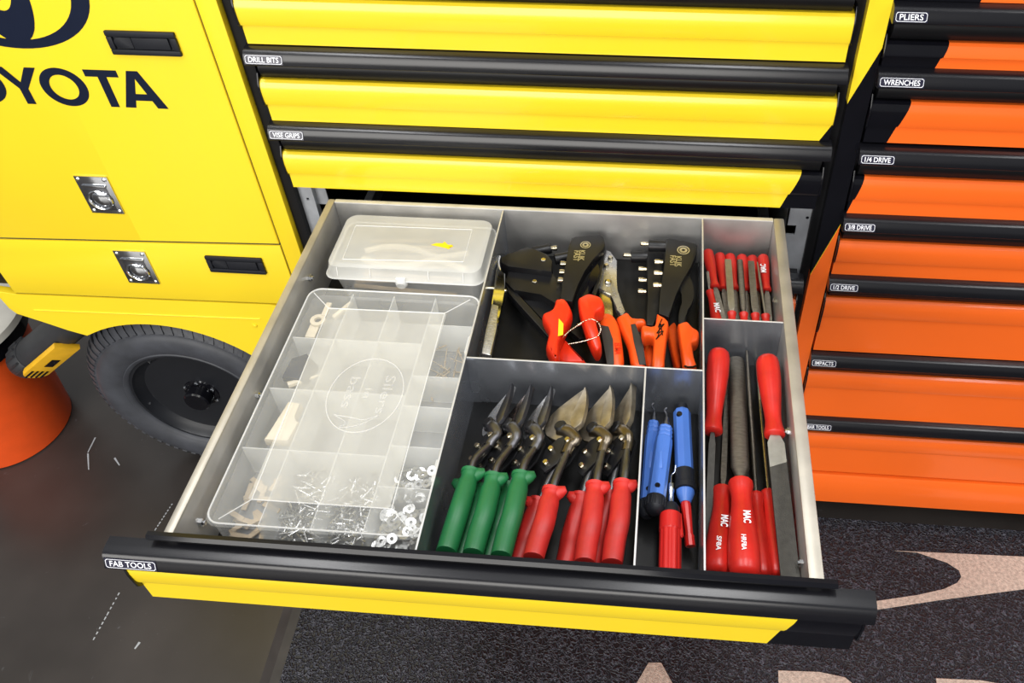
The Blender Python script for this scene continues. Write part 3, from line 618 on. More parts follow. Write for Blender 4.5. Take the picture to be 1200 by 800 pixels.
for k in range(4):
    bm = B(); tube(bm, [rp[k], rp[(k + 1) % 4]], .0008, 6); obj('ridge', bm, PPE, lid)
for p, (u, v) in zip(rp, ((368, 343), (551, 351), (477, 617), (256, 608))):
    bm = B(); tube(bm, [p, A(u, v, LT_ + .0002)], .0007, 6); obj('ridge', bm, PPE, lid)
bm = B(); ring(bm, (gx0 + .005, 0, 0), X, Y, 0.0001, .0002, Z * .0001, 4) if 0 else None
pr = rrect(gx0 + .003, gx1 - .003, gy0 + .003, gy1 - .003, .017, LT_ - .0002); tube(bm, pr, .0012, 6, closed=True); obj('rim_bead', bm, PPE, lid)
# embossed round mark on the lid
ec_ = A(428, 462, LT_ + .0004)
bm = B(); ring(bm, ec_, X, Y, .0475, .0488, Z * .0006, 48, e0=1.25, e1=1.25)
for s_, dx_, sz, wf in (('Silers', .024, .013, .062), ('in', .002, .009, .016), ('bass', -.022, .013, .050)):
    text(bm, s_, sz, ec_ + V((dx_ - .004, wf / 2 + .002, 0)), -Y, X, Z, 0, wfit=wf, depth=.0004)
obj('embossed_mark', bm, PPM, lid, smooth=0)
bm = B(); tube(bm, spline([ec_ + V((-.03, -.035, .0003)), ec_ + V((-.012, -.046, .0003)), ec_ + V((-.018, -.054, .0003)), ec_ + V((.006, -.048, .0003)), ec_ + V((.026, -.032, .0003)), ec_ + V((.010, -.040, .0003)), ec_ + V((-.006, -.038, .0003)), ec_ + V((-.03, -.035, .0003))]), .0005, 5); obj('embossed_mark', bm, PPM, lid)
# dividers: three long, cross walls between them
def pw(u, v, z=LT_ - .008): return A(u, v, z)
cols = [gx0 + .004, .0830, .1440, .2050, gx1 - .004]
rowsL = [gy1 - .004, -.262, -.352, -.446, gy0 + .004]
rowsR = [gy1 - .004, -.225, -.318, -.368, -.430, -.488, gy0 + .004]
zt_, zb_ = LT_ - .006, FZ + .003
for c in cols[1:4]:
    bm = B(); box(bm, c - .0006, c + .0006, gy0 + .005, gy1 - .005, RH + zb_, RH + zt_); obj('partition', bm, PPD, org, smooth=0)
for r in rowsL[1:4]:
    for k in range(3):
        bm = B(); box(bm, cols[k] + .0006, cols[k + 1] - .0006, r - .0006, r + .0006, RH + zb_, RH + zt_); obj('partition', bm, PPD, org, smooth=0)
for r in rowsR[1:6]:
    bm = B(); box(bm, cols[3] + .0006, cols[4] - .0006, r - .0006, r + .0006, RH + zb_, RH + zt_); obj('partition', bm, PPD, org, smooth=0)
for (u, v) in ((541, 405), (507, 553)):
    p = A(u, v, LT_ - .002); bm = B(); box(bm, gx1 - .006, gx1 + .0025, p.y - .016, p.y + .016, p.z - .018, p.z + .004, .002); obj('latch', bm, PPE, org, smooth=30)
# contents
def in_cell(c0, c1, r0, r1, m=.007): return random.uniform(c0 + m, c1 - m), random.uniform(r1 + m, r0 - m)
def pile(name, label, cell, n, maker, mats, zmax=.016):
    bm = B()
    for k in range(n):
        x, y = in_cell(*cell); z = RH + FZ + .004 + zmax * random.random(); maker(bm, V((x, y, z)))
    o = obj(name, bm, mats); o['kind'] = 'stuff'; tag(o, label, 'hardware'); return o
def mk_rivet(l, r):
    def f(bm, p):
        a = random.uniform(0, 2 * PI); d = V((math.cos(a), math.sin(a), random.uniform(-.25, .25))).normalized()
        tube(bm, [p - d * l, p + d * l * .3], r * .55, 5); tube(bm, [p + d * l * .3, p + d * l], r, 6); tube(bm, [p + d * (l * .28), p + d * (l * .34)], r * 1.8, 7)
    return f
def mk_washer(bm, p):
    n = V((random.uniform(-.5, .5), random.uniform(-.5, .5), 1)).normalized(); ux = n.orthogonal().normalized(); ring(bm, p, ux, n.cross(ux), .0022, .0062, n * .0012, 14)
pile('rivet_pile', 'loose long rivets with pins in a front compartment of the organizer', (cols[1], cols[2], rowsL[3], rowsL[4]), 110, mk_rivet(.013, .0016), ALU, .02)
pile('rivet_pile', 'loose short bright rivets beside the washers in the organizer', (cols[2], cols[3], rowsL[3], rowsL[4]), 150, mk_rivet(.008, .0019), ALU, .02)
pile('washer_pile', 'loose grey washers filling the front corner compartment of the organizer', (cols[3], cols[4], rowsR[5], rowsR[6]), 120, mk_washer, ALU, .024)
pile('washer_pile', 'loose washers in the compartment next to the organizer latch', (cols[3], cols[4], rowsR[4], rowsR[5]), 70, mk_washer, ALU, .016)
def mk_clip(bm, p): 
    a = random.uniform(0, 2 * PI); box(bm, p.x - .003, p.x + .003, p.y - .012, p.y + .012, p.z - .001, p.z + .001, rot=Mx.Rotation(a, 3, 'Z'))
pile('clip_pile', 'tan sheet clips in the front left compartment of the organizer', (cols[0], cols[1], rowsL[3], rowsL[4]), 26, mk_clip, BROWN, .02)
pile('clip_pile', 'thin brown pins in the side compartment near the organizer latch', (cols[3], cols[4], rowsR[1], rowsR[2]), 22, mk_rivet(.018, .0012), BROWN, .012)
# nylon anchors, blue clip and tan blocks seen through the left compartments
def small(name, label, cat, bm, m, grp=None): return tag(obj(name, bm, m), label, cat, grp)
bm = B(); p = V((.045, -.222, RH - .045)); ring(bm, p, X, Y, .005, .011, Z * .004, 20); box(bm, p.x + .002, p.x + .010, p.y + .008, p.y + .034, p.z, p.z + .005, .001); box(bm, p.x - .010, p.x + .004, p.y - .03, p.y - .006, p.z - .004, p.z, .001); small('cable_anchor', 'beige nylon ring anchor in the back left organizer compartment', 'anchor', bm, BEIGE)
bm = B(); p = V((.072, -.196, RH - .05)); box(bm, p.x - .003, p.x + .003, p.y - .018, p.y + .018, p.z, p.z + .006, .001, rot=Mx.Rotation(-.5, 3, 'Z')); small('cable_anchor', 'slim beige plug beside the ring anchor in the organizer', 'anchor', bm, BEIGE)
bm = B(); p = V((.052, -.310, RH - .05)); prism(bm, [p + V(q) for q in ((-.02, -.02, 0), (.014, -.024, 0), (.02, .004, 0), (0, .022, 0), (-.018, .012, 0))], (0, 0, .012), .002); small('plastic_clip', 'dark blue plastic clip seen through the organizer lid', 'clip', bm, NAVY)
bm = B(); p = V((.060, -.335, RH - .045)); tube(bm, [p + V((-.018, -.004, 0)), p + V((.018, .016, 0))], [.005, .0015], 8); small('cable_anchor', 'pointed beige plug beside the blue clip in the organizer', 'anchor', bm, BEIGE)
bm = B(); p = V((.058, -.402, RH - .05)); prism(bm, [p + V(q) for q in ((-.012, -.03, 0), (.018, -.03, 0), (.022, .0, 0), (.012, .005, 0), (.016, .028, 0), (-.002, .03, 0), (-.006, 0, 0))], (0, 0, .014), .002); small('nylon_block', 'beige notched nylon block in the organizer beside the tray wall', 'block', bm, BEIGE)
# --- small deep case behind it
sc = thing('storage_case', 'small frosted case with a yellow sticker scrap behind the organizer', 'storage case', (.147, -.08, RH + FZ))
kx0, kx1, ky0, ky1, kz = .0330, .2680, -.1420, -.0170, -.012
bm = B(); shell(bm, [rrect(kx0 + .016, kx1 - .012, ky0 + .012, ky1 - .008, .012, FZ + .001), rrect(kx0 + .006, kx1 - .005, ky0 + .004, ky1 - .003, .014, kz - .021)]); obj('body', bm, PPB, sc, smooth=40)
bm = B(); shell(bm, [rrect(kx0 + .001, kx1 - .001, ky0 - .002, ky1, .014, kz - .0225), rrect(kx0 - .0015, kx1 + .0015, ky0 - .004, ky1 + .001, .015, kz - .020), rrect(kx0 + .001, kx1 - .001, ky0 - .001, ky1, .015, kz - .017), rrect(kx0 + .003, kx1 - .003, ky0 + .003, ky1 - .002, .017, kz - .003), rrect(kx0 + .008, kx1 - .008, ky0 + .008, ky1 - .006, .016, kz)], cap0=False, cap1=True); l2 = obj('lid', bm, PPC, sc, smooth=40)
pr = [A(u, v, kz + .0004) for u, v in ((417, 264), (553.5, 269), (543, 306.5), (401.5, 303.5))]
for k in range(4):
    bm = B(); tube(bm, [pr[k], pr[(k + 1) % 4]], .0006, 6); obj('ridge', bm, PPE, l2)
bm = B(); tube(bm, rrect(kx0 - .001, kx1 + .001, ky0 - .0035, ky1 + .001, .015, kz - .0208), .0012, 6, closed=True); obj('rim_bead', bm, PPE, l2)
for u in (397, 436, 505, 546):
    p = A(u, 314, kz - .01); bm = B(); tube(bm, [V((p.x, ky0 + .002, RH + kz - .003)), V((p.x, ky0 - .002, RH + kz - .017))], .0009, 6); obj('ridge', bm, PPE, l2)
bm = B(); p = A(471, 328, kz - .022); rod(bm, V((p.x, ky0 + .002, RH + kz - .024)), V((p.x, ky0 - .008, RH + kz - .026)), [(0, .0085), (.6, .0092), (1, .0065)], 24); box(bm, p.x - .0075, p.x + .0075, ky0 - .006, ky0, RH + kz - .024, RH + kz - .014, .002); obj('latch', bm, PPE, sc, smooth=40)
bm = B()
for k, q in enumerate((((505, 287), (511, 285), (519, 285), (521, 283), (525, 287), (530, 287), (531, 289), (524, 291), (515, 289)), ((521, 290), (529, 289), (526, 292)))):
    prism(bm, [A(u, v, kz + .0003) for u, v in q], (0, 0, .0003))
obj('sticker_scrap', bm, STICK, l2, smooth=0)
o = B()
for k in range(14):
    y = -.125 + .008 * k + random.uniform(-.002, .002); x = random.uniform(.06, .09); tube(o, [(x, y, RH + FZ + .02 + .012 * random.random()), (x + random.uniform(.10, .16), y + random.uniform(-.006, .006), RH + FZ + .02 + .014 * random.random())], .0035, 6)
o = obj('bit_bundle', o, BROWN); o['kind'] = 'stuff'; tag(o, 'bundle of tan rods inside the small frosted case', 'hardware')
bm = B(); c = A(465, 285, kz - .01)
tube(bm, spline([(.070, -.070, RH - .045), (.105, -.058, RH - .044), (.15, -.062, RH - .044), (.185, -.075, RH - .045), (.23, -.062, RH - .046)]), .0052, 8); tube(bm, spline([(.070, -.085, RH - .047), (.11, -.098, RH - .045), (.15, -.096, RH - .045), (.185, -.082, RH - .046), (.235, -.10, RH - .046)]), .0052, 8)
small('small_pliers', 'tan-handled pliers lying inside the small frosted case', 'pliers', bm, BEIGE)

# ================================================================== snips
def snips(name, label, group, tip, up_top, up_end, lo_off, grip, blade, jaw_tilt, wide, belly):
    """tip, up_top, up_end: world points (jaw tip, flange of the upper grip, end of the upper grip); lo_off: upper grip -> lower grip"""
    t = thing(name, label, 'snips', V((up_end.x, (tip.y + up_end.y) / 2, RH + FZ)), group)
    lo = V(lo_off); u = (tip - (up_end + lo * .5)).normalized()
    v = (-lo - u * (-lo).dot(u)).normalized(); w_ = u.cross(v)
    if w_.z < 0: w_ = -w_
    L = (tip - (up_end + lo * .5)).length; O = up_end + lo * .5
    jv = X * math.cos(jaw_tilt) + Z * math.sin(jaw_tilt); jv = (jv - u * jv.dot(u)).normalized(); jw = u.cross(jv)
    if jw.z < 0: jw = -jw
    def Q(a, b, c=0): return O + u * a + v * b + w_ * c
    def J(a, b, c=0): return O + u * a + jv * b + jw * c
    hs = up_end + lo * .5
    # grips
    gu = up_top
    for k, (e, f_) in enumerate(((up_end, up_top), (up_end + lo, up_top + lo * .62))):
        d = (f_ - e); mid = e.lerp(f_, .5) + (v if k == 0 else -v) * .003
        path = spline([e, e.lerp(f_, .06), e.lerp(f_, .3) , mid, e.lerp(f_, .82), f_], 4); n = len(path)
        rr = []
        for i_ in range(n):
            s_ = i_ / (n - 1); r = .0112 + .0010 * math.sin(s_ * PI) - .0012 * (s_ > .8)
            if s_ < .05: r *= .72 + 5 * s_
            if s_ > .9: r *= 1.12 - .9 * (s_ - .9)
            rr.append((r * 1.12, r * .98))
        bm = B(); tube(bm, path, rr, 16, up=v)
        fl_ = f_ - d.normalized() * .006; sg = (w_ * .35 + X * .9).normalized() if k == 0 else (w_ * .2 - X * .6).normalized()
        tube(bm, [fl_ - d.normalized() * .004, fl_ + sg * .011 + d.normalized() * .003, fl_ + sg * .0175 + d.normalized() * .005], [(.0085, .0085), (.0068, .0075), (.0028, .004)], 12)
        tube(bm, [f_ - d.normalized() * .003, f_ + d.normalized() * .001, f_ + d.normalized() * .0025], [.0118, .0122, .0095], 16)
        obj('grip', bm, grip, t, smooth=60)
    # shanks
    pv = O + u * (L * .655)
    for k, (f_, sg) in enumerate(((up_top, 1), (up_top + lo * .62, -1))):
        d = (f_ - (up_end if k == 0 else up_end + lo)).normalized()
        bm = B(); tube(bm, spline([f_ - d * .004, f_ + d * .018, pv + u * (-.010) + v * sg * .008, pv + u * .006 + v * sg * .006], 4), [(.0050, .0072)] * 6 + [(.0045, .0068)] * 6 + [(.0045, .006)], 10, up=w_); obj('shank', bm, TOOLGR, t, smooth=60)
    # linkage plates with bolts
    pw_ = 1.15 if wide > .03 else .95; bm = B(); pl = [(L * .50, -.019), (L * .47, -.010), (L * .56, .008), (L * .66, .013), (L * .70, .004), (L * .67, -.010), (L * .60, -.020)]
    prism(bm, [J(a, b * pw_, .0045) for a, b in pl], jw * .003, .0008); prism(bm, [J(a, b * pw_, -.0085) for a, b in pl], jw * .003, .0008)
    lp = obj('link_plate', bm, GUNBL, t, smooth=30)
    for a, b in ((L * .655, .004), (L * .60, -.012), (L * .52, -.012)):
        bm = B(); rod(bm, J(a, b * pw_, -.011), J(a, b * pw_, .0125), [(0, .0048), (.72, .0048), (.74, .0042), (.93, .0040), (1, .003)], 10); obj('bolt', bm, BRASS, t, smooth=25)
    # jaws
    j0 = L * .69; jl = L - j0
    A_ = [(L, .0), (L - jl * .25, -.40 * wide), (L - jl * .52, -.78 * wide), (L - jl * .78, -.92 * wide), (L - jl * .98, -.75 * wide), (j0 - .006, -.35 * wide), (j0 - .004, .05 * wide), (L - jl * .7, .10 * wide)]
    B_ = [(L - .001, .001), (L - jl * .22, .20 * wide), (L - jl * .5, .32 * wide), (L - jl * .78, .36 * wide), (L - jl * .9, .16 * wide), (L - jl * .72, -.08 * wide), (L - jl * .4, -.03 * wide)]
    def sm_(q): return [(p.x, p.y) for p in spline([V((a, b, 0)) for a, b in q], 3)]
    A_ = sm_(A_[:6]) + A_[6:]; B_ = sm_(B_[:4]) + B_[4:]
    bm = B(); prism(bm, [J(a, b, -.005) for a, b in A_], jw * (.010 if wide > .03 else .006), .0018); obj('blade', bm, blade, t, smooth=40)
    bm = B(); prism(bm, [J(a, b, .0015) for a, b in B_], jw * (.008 if wide > .03 else .006), .0016); obj('blade', bm, blade if wide > .03 else TOOLGR, t, smooth=40)
    # hooked neck from the blades back to the shank
    nk = [J(j0 + .010, -.35 * wide, .006), J(j0 + .006, -.02 * wide, .007), J(j0 - .006, .30 * wide, .005), pv + v * .010 + u * -.004, up_top.lerp(pv, .75) + v * .005]
    bm = B(); tube(bm, spline(nk, 5), [(.0058, .0085)] * 11 + [(.0056, .0072)] * 10, 12, up=jw); obj('neck', bm, TOOLST if wide > .03 else TOOLGR, t, smooth=60)
    bm = B(); c = J(j0 + .012, -.30 * wide, 0); rod(bm, c - jw * .008, c + jw * .0135, [(0, .007), (.1, .008), (.9, .008), (1, .0055)], 14); obj('pivot_bolt', bm, GUNBL, t, smooth=40)
    return t
zU = -.026
GL = V((-.024, .002, -.040))
sn = 'snips lying in the middle bin'
for k, (tp, tt, te, lb) in enumerate((((603, 452), (552, 553), (523, 647), 'green-gripped snips against the divider beside the organizer'), ((625, 453), (579, 559), (554, 649), 'green-gripped snips in the middle of the three green ones'), ((649, 455), (611, 557), (587, 652), 'green-gripped snips next to the red-gripped snips'))):
    snips('snips', lb, sn, A(*tp, zU - .012), A(*tt, zU), A(*te, zU), GL if k else V((-.012, .002, -.040)), GREEN, BLADE if k != 1 else mat('stained_blade', (0.33, 0.28, 0.26), 0.25, metal=1, var=0.2), .55, .029, 0)
for k, (tp, tt, te, lb) in enumerate((((688, 457), (647, 575), (625, 654), 'red-gripped snips with wide bronzed jaws next to the green snips'), ((718, 455), (698, 569), (685, 660), 'red-gripped snips between the other two red ones'), ((744, 452), (730, 567), (717, 661), 'red-gripped snips against the divider by the blue tools'))):
    snips('snips', lb, sn, A(*tp, zU - .010), A(*tt, zU), A(*te, zU), V((-.026, .002, -.040)), DRED, BRONZE, (.35, .50, .70)[k], (.042, .037, .031)[k], 0)

# ================================================================== deburring tools
zD = -.058
def plug(bm, pts, m=0, seg=16, up=None):                   # pts: (point, radius)
    tube(bm, [p for p, r in pts], [r for p, r in pts], seg, up, m)
def deburr(label, a, b, r, grp):
    t = thing('deburring_tool', label, 'deburring tool', V((a.x, a.y, RH + FZ)), grp); ax = (b - a).normalized(); L = (b - a).length
    bm = B(); rod(bm, a, b, [(0, r * .55), (.015, r * .8), (.03, r * .8), (.045, r * .74), (.06, r * .84), (.09, r * .84), (.105, r * .77), (.12, r * .88), (.15, r * .88), (.165, r * .82), (.18, r * .93), (.25, r), (.95, r), (1, r * .97)], 8); obj('grip', bm, BLUE, t, smooth=20)
    bm = B(); rod(bm, b, b + ax * .022, [(0, r * 1.02), (.1, r * 1.1), (.65, r * 1.1), (.85, r * .9), (1, r * .5)], 18); cp = obj('end_cap', bm, PLAS, t, smooth=40)
    n1 = ax.cross(Z).normalized(); n2 = n1.cross(ax)
    for k in range(16):
        q = 2 * PI * k / 16; d_ = n1 * math.cos(q) + n2 * math.sin(q); bm = B(); tube(bm, [b + ax * .003 + d_ * r * 1.08, b + ax * .014 + d_ * r * 1.08], .0009, 5); obj('rib', bm, PLAS, cp)
    up = n2 if n2.z > 0 else -n2
    bm = B(); c = b - ax * (L * .10) + up * (r * .97); rod(bm, c - up * .002, c + up * .0006, [(0, .0032), (1, .0032)], 14); obj('lock_hole', bm, BLKG, t)
    bm = B(); c = b - ax * (L * .45) + up * (r * .93); box(bm, c.x - .0022, c.x + .0022, c.y - .012, c.y + .012, c.z - .001, c.z + .0009, .0005); obj('grip_slot', bm, BLUE, t)
    bm = B(); plug(bm, [(a + ax * .004, r * .42), (a - ax * .006, r * .42), (a - ax * .007, r * .25), (a - ax * .014, r * .25)], 0, 12); tube(bm, spline([a - ax * .012, a - ax * .020 + n1 * .001, a - ax * .026 + n1 * .004, a - ax * .030 + n1 * .002]), .0012, 8); obj('swivel_blade', bm, TOOLGR, t)
    return t
deburr('blue deburring tool tucked against the divider behind its twin', A(766, 494, zD - .004), A(759, 587, zD - .004), .0092, None)
deburr('blue deburring tool with black ribbed cap beside the red pen tool', A(780, 500, zD + .010), A(769, 583, zD + .010), .0112, None)
t = thing('countersink_tool', 'thick blue tool with black collar and red tip in the narrow bin', 'deburring tool', A(801, 520, FZ))
a, b = A(799, 482, zD), A(802, 553, zD); ax = (b - a).normalized(); r = .0112
bm = B(); rod(bm, a, b, [(0, r * .9), (.03, r), (1, r)], 8); obj('grip', bm, BLUE, t, smooth=20)
bm = B(); c = a + ax * .012 + V((-.004, 0, r * .9)); rod(bm, c - Z * .003, c + Z * .0012, [(0, .004), (1, .0036)], 14); obj('lock_hole', bm, BLKG, t)
bm = B(); plug(bm, [(a - ax * .010, r * .55), (a - ax * .009, r * .7), (a + ax * .001, r * .7)]); obj('end_cap', bm, PLAS, t)
bm = B(); plug(bm, [(b - ax * .001, r * 1.08), (b + ax * .018, r * 1.12), (b + ax * .019, r * 1.2), (b + ax * .026, r * 1.2), (b + ax * .027, r)], 0, 24); obj('collar', bm, PLAS, t, smooth=40)
bm = B(); plug(bm, [(b + ax * .026, r * .98), (b + ax * .031, r * .98), (b + ax * .043, r * .55)], 0, 20); obj('cone', bm, BLUE, t, smooth=40)
bm = B(); e = A(809, 640, zD - .01); plug(bm, [(b + ax * .042, .0055), ((b + ax * .042).lerp(e, .1), .0062), ((b + ax * .042).lerp(e, .75), .0048), ((b + ax * .042).lerp(e, .76), .006), (e, .006)], 0, 10); obj('red_tip', bm, REDP, t, smooth=30)
t = thing('pen_tool', 'red fluted pen tool with steel shaft at the front of the narrow bin', 'hand tool', A(786, 640, FZ))
a, b = A(786, 602, zD + .006), A(785, 676, zD + .006); ax = (b - a).normalized(); r = .0132
bm = B(); n1 = ax.cross(Z).normalized(); n2 = n1.cross(ax)
rings = []
for s_, rr_ in ((0, .80), (.03, .98), (.28, 1), (.30, .95), (1, .95)):
    row = []
    for k in range(48):
        q = 2 * PI * k / 48; f_ = 1 - (.05 * (k % 4 in (1, 2)) if s_ > .29 else 0); row.append(bm.verts.new(a.lerp(b, s_) + (n1 * math.cos(q) + n2 * math.sin(q)) * r * rr_ * f_))
    rings.append(row)
for i in range(4):
    for k in range(48): bm.faces.new([rings[i][k], rings[i][(k + 1) % 48], rings[i + 1][(k + 1) % 48], rings[i + 1][k]])
bm.faces.new(rings[0]); bm.faces.new(rings[-1][::-1]); obj('barrel', bm, REDP, t, smooth=20)
bm = B(); plug(bm, [(a + ax * .001, r * .85), (a - ax * .008, r * .8), (a - ax * .013, r * .55), (a - ax * .014, .003)], 0, 20); obj('collar', bm, PLAS, t, smooth=40)
bm = B(); plug(bm, [(a - ax * .012, .0032), (a - ax * .028, .0032), (a - ax * .030, .004), (a - ax * .040, .004), (a - ax * .042, .0018)], 0, 12); tube(bm, spline([a - ax * .040, a - ax * .052, a - ax * .058 + V((.004, 0, 0)), a - ax * .066 + V((.005, 0, .002))]), .0011, 8); obj('shaft', bm, CHROME, t, smooth=40)
bm = B(); plug(bm, [(a + ax * .002 + V((r * .8, 0, .004)), .002), (a + ax * .03 + V((r * .95, 0, .004)), .0026), (a + ax * .032 + V((r * .95, 0, .004)), .001)], 0, 8); obj('pocket_clip', bm, REDP, t)

# ================================================================== files
def file_tool(label, butt, neck, tip, r, kind, wd, th, material, group, mark=None, txt_side=1, tw=1.0):
    """butt -> neck: handle, neck -> tip: blade of width wd and thickness th"""
    t = thing('hand_file', label, 'file', V((neck.x, neck.y, RH + FZ)), group); ax = (neck - butt).normalized(); L = (neck - butt).length
    bm = B(); rod(bm, butt, neck, [(0, r * .45), (.012, r * .72), (.04, r * .92), (.10, r), (.30, r * 1.0), (.52, r * .86), (.72, r * .70), (.82, r * .67), (.90, r * .74), (.955, r * .84), (.985, r * .84), (1, r * .70)], 12, up=Z); h = obj('handle', bm, REDH, t, smooth=45)
    n1 = ax.cross(Z).normalized(); n2 = n1.cross(ax)
    if n2.z < 0: n2 = -n2
    if kind == 'round':
        bm = B(); tube(bm, [neck - ax * .004, neck.lerp(tip, .3), neck.lerp(tip, .7), tip], [wd / 2 * .8, wd / 2, wd / 2, wd / 2 * .5], 12)
    else:
        bm = B(); d = (tip - neck).normalized(); s_ = d.cross(Z).normalized(); nn = s_.cross(d)
        if nn.z < 0: nn = -nn
        pts = [(0, .30), (.04, .30), (.10, .5), (.5, .5), (.97, .5 * tw), (1, .46 * tw)]
        LL = (tip - neck).length; pol = [neck + d * (LL * a_) + s_ * (wd * b_) for a_, b_ in pts] + [neck + d * (LL * a_) - s_ * (wd * b_) for a_, b_ in pts[::-1]]
        if kind == 'half':
            R_ = []
            for a_, b_ in [(-.01, .35)] + pts:
                R_.append([bm.verts.new(neck + d * (LL * a_) + s_ * (wd * b_ * math.cos(q)) + nn * (th * (math.sin(q)))) for q in [PI * k / 10 for k in range(11)]])
            for i in range(len(R_) - 1):
                for k in range(11): bm.faces.new([R_[i][k], R_[i][(k + 1) % 11], R_[i + 1][(k + 1) % 11], R_[i + 1][k]])
            bm.faces.new(R_[0]); bm.faces.new(R_[-1][::-1])
        else: prism(bm, [p - nn * th / 2 for p in pol], nn * th, .0005)
        if kind == 'flatb':                            # bright tang below the teeth
            pol2 = [neck + d * (LL * a_) + s_ * (wd * b_) + nn * (th / 2) for a_, b_ in ((.0, .28), (.06, .49), (.24, .49))] + [neck + d * (LL * a_) - s_ * (wd * b_) + nn * (th / 2) for a_, b_ in ((.20, .49), (.06, .49), (.0, .28))]
            prism(bm, pol2, nn * .0003, 0, 1)
    obj('blade', bm, [material, FILELT], t, smooth=40)
    if mark:
        bm = B(); c = butt.lerp(neck, .42) + n2 * (r * .93)
        dirx = -ax; diry = n1 if (n1.cross(n2)).dot(dirx) < 0 else -n1
        diry = n2.cross(dirx)
        lift = .0022
        zz = lambda s_: butt.lerp(neck, s_) + n2 * (r * 1.0 + .0003)
        k0 = .62
        p0 = butt.lerp(neck, .56) + n2 * (r * .98 + .0006); text(bm, 'MAC', .0085, p0 - diry * .001 - dirx * .002, dirx, diry, n2, 0, bold=.03, wfit=.017, depth=0)
        if mark != 'MAC': text(bm, mark, .0056, butt.lerp(neck, .32) + n2 * (r * 1.0 + .0006) - diry * .0045, dirx, diry, n2, 0, bold=.02, wfit=.020, depth=0)
        obj('stamp', bm, WHITE, h, smooth=0)
    return t
gF = 'red-handled files in the long front bin'
file_tool('red-handled narrow file pointing forward along the long bin divider', A(843, 411, -.032), A(835, 507, -.046), A(829, 640, -.084), .0150, 'flat', .0085, .005, FILEDK, gF)
file_tool('wide flat file with dark blade pointing forward beside the tray wall', A(899, 419, -.026), A(908, 511, -.030), A(927, 684, -.042), .0155, 'flatb', .0210, .005, FILEDK, gF)
file_tool('half-round file with a worn red handle stamped HRF8A', A(873, 676, -.030), A(868, 565, -.044), A(863, 421, -.066), .0178, 'half', .0225, .0060, FILEST, gF, 'HRF8A')
file_tool('red-handled file stamped SF8A beside the half-round file', A(841, 673, -.050), A(847, 574, -.070), A(853, 440, -.084), .0160, 'flat', .0070, .004, FILEST, gF, 'SF8A')
file_tool('slender round file with its red handle right of the half-round file', A(894, 676, -.064), A(886, 579, -.072), A(875, 411, -.058), .0115, 'round', .0062, .006, FILEST, gF)
file_tool('thin brassy file half hidden under the wide flat file', A(912, 676, -.064), A(900, 576, -.074), A(886, 425, -.080), .0115, 'round', .0050, .004, BRASS, gF)
gB = 'small red-handled files in the back corner bin'
for n, (bt, nk, tp, lb, zz) in enumerate((((829, 294), (838, 337), (850, 384), 'small file with red handle nearest the divider in the corner bin', -.046), ((843, 298), (848, 339), (856, 392), 'small file lying second from the divider, handle at the back', -.058), ((855, 299), (861, 340), (866, 392), 'small file whose handle sits under the bright flat file', -.062),
                                          ((869, 300), (874, 341), (878, 393), 'small file whose handle sits under the half-round blade', -.062), ((881, 301), (887, 341), (890, 393), 'small file whose handle sits under the grey flat blade', -.062), ((894, 300), (898.5, 341), (903, 393), 'small file in the corner bin with handle stamped beside the tray wall', -.052))):
    file_tool(lb, A(*bt, zz), A(*nk, zz - .006), A(*tp, zz - .018), .0088, 'flat', .0085, .003, FILEST, gB, 'MAC' if n in (5,) else None)
for n, (bt, nk, tp, lb, w_, kd, mt, zz) in enumerate((((842, 386), (832, 341), (829, 318), 'small file with stamped red handle turned to the front of the corner bin', .004, 'flat', FILEST, -.044), ((859, 400), (857.5, 366), (853, 304), 'bright flat small file lying across the red handles', .0098, 'flat', FILELT, -.040), ((873, 401), (871.5, 367), (867, 305), 'half-round small file lying across the red handles', .0092, 'half', FILEST, -.040),
                                                  ((887, 402), (885, 368), (880, 306), 'grey flat small file lying across the red handles', .0095, 'flat', FILEST, -.040), ((900, 402), (897, 369), (887.5, 307), 'thin round small file lying across the red handles', .0042, 'round', FILELT, -.042))):
    b3 = A(*bt, zz - .02); b3.y = max(b3.y, -.2105)
    file_tool(lb, b3, A(*nk, zz - .012), A(*tp, zz), .0080, kd, w_, .003, mt, gB, 'MAC' if n == 0 else None)
#@@GUNS
# ================================================================== rivet guns and pliers in the back bin
def c3(x, y): return (550 + .225 * x, 250 + .225 * y)
def c4(x, y): return (660 + .2375 * x, 250 + .2375 * y)
def slab(bm, f, px, z, th, bev=.0015, m=0): prism(bm, [A(*f(*p), z) for p in px], (0, 0, -th), bev, m)
def smooth_px(px, n=3): return [(p.x, p.y) for p in spline([V((a, b, 0)) for a, b in px + px[:1]], n)[:-1]]
def part(name, t, f, px, z, th, m, bev=.0015, sm=False, smooth=35, label=None):
    bm = B(); slab(bm, f, smooth_px(px) if sm else px, z, th, bev); return obj(name, bm, m, t, smooth=smooth, label=label)
def grip(name, t, px, z, th, m, f=c4, ins=.0048, label=None):
    bm = B(); pillow(bm, [A(*f(*p), z) for p in smooth_px(px, 3)], th, ins); return obj(name, bm, m, t, smooth=60, label=label)
def nozzle(t, p, ln=.011, r=.0042, d=V((-1, 0, 0))):
    bm = B(); rod(bm, p - d * ln * .4, p + d * ln * .6, [(0, r * .8), (.35, r * .8), (.36, r), (.9, r), (1, r * .7)], 12); obj('nozzle', bm, BRASS, t, smooth=35)
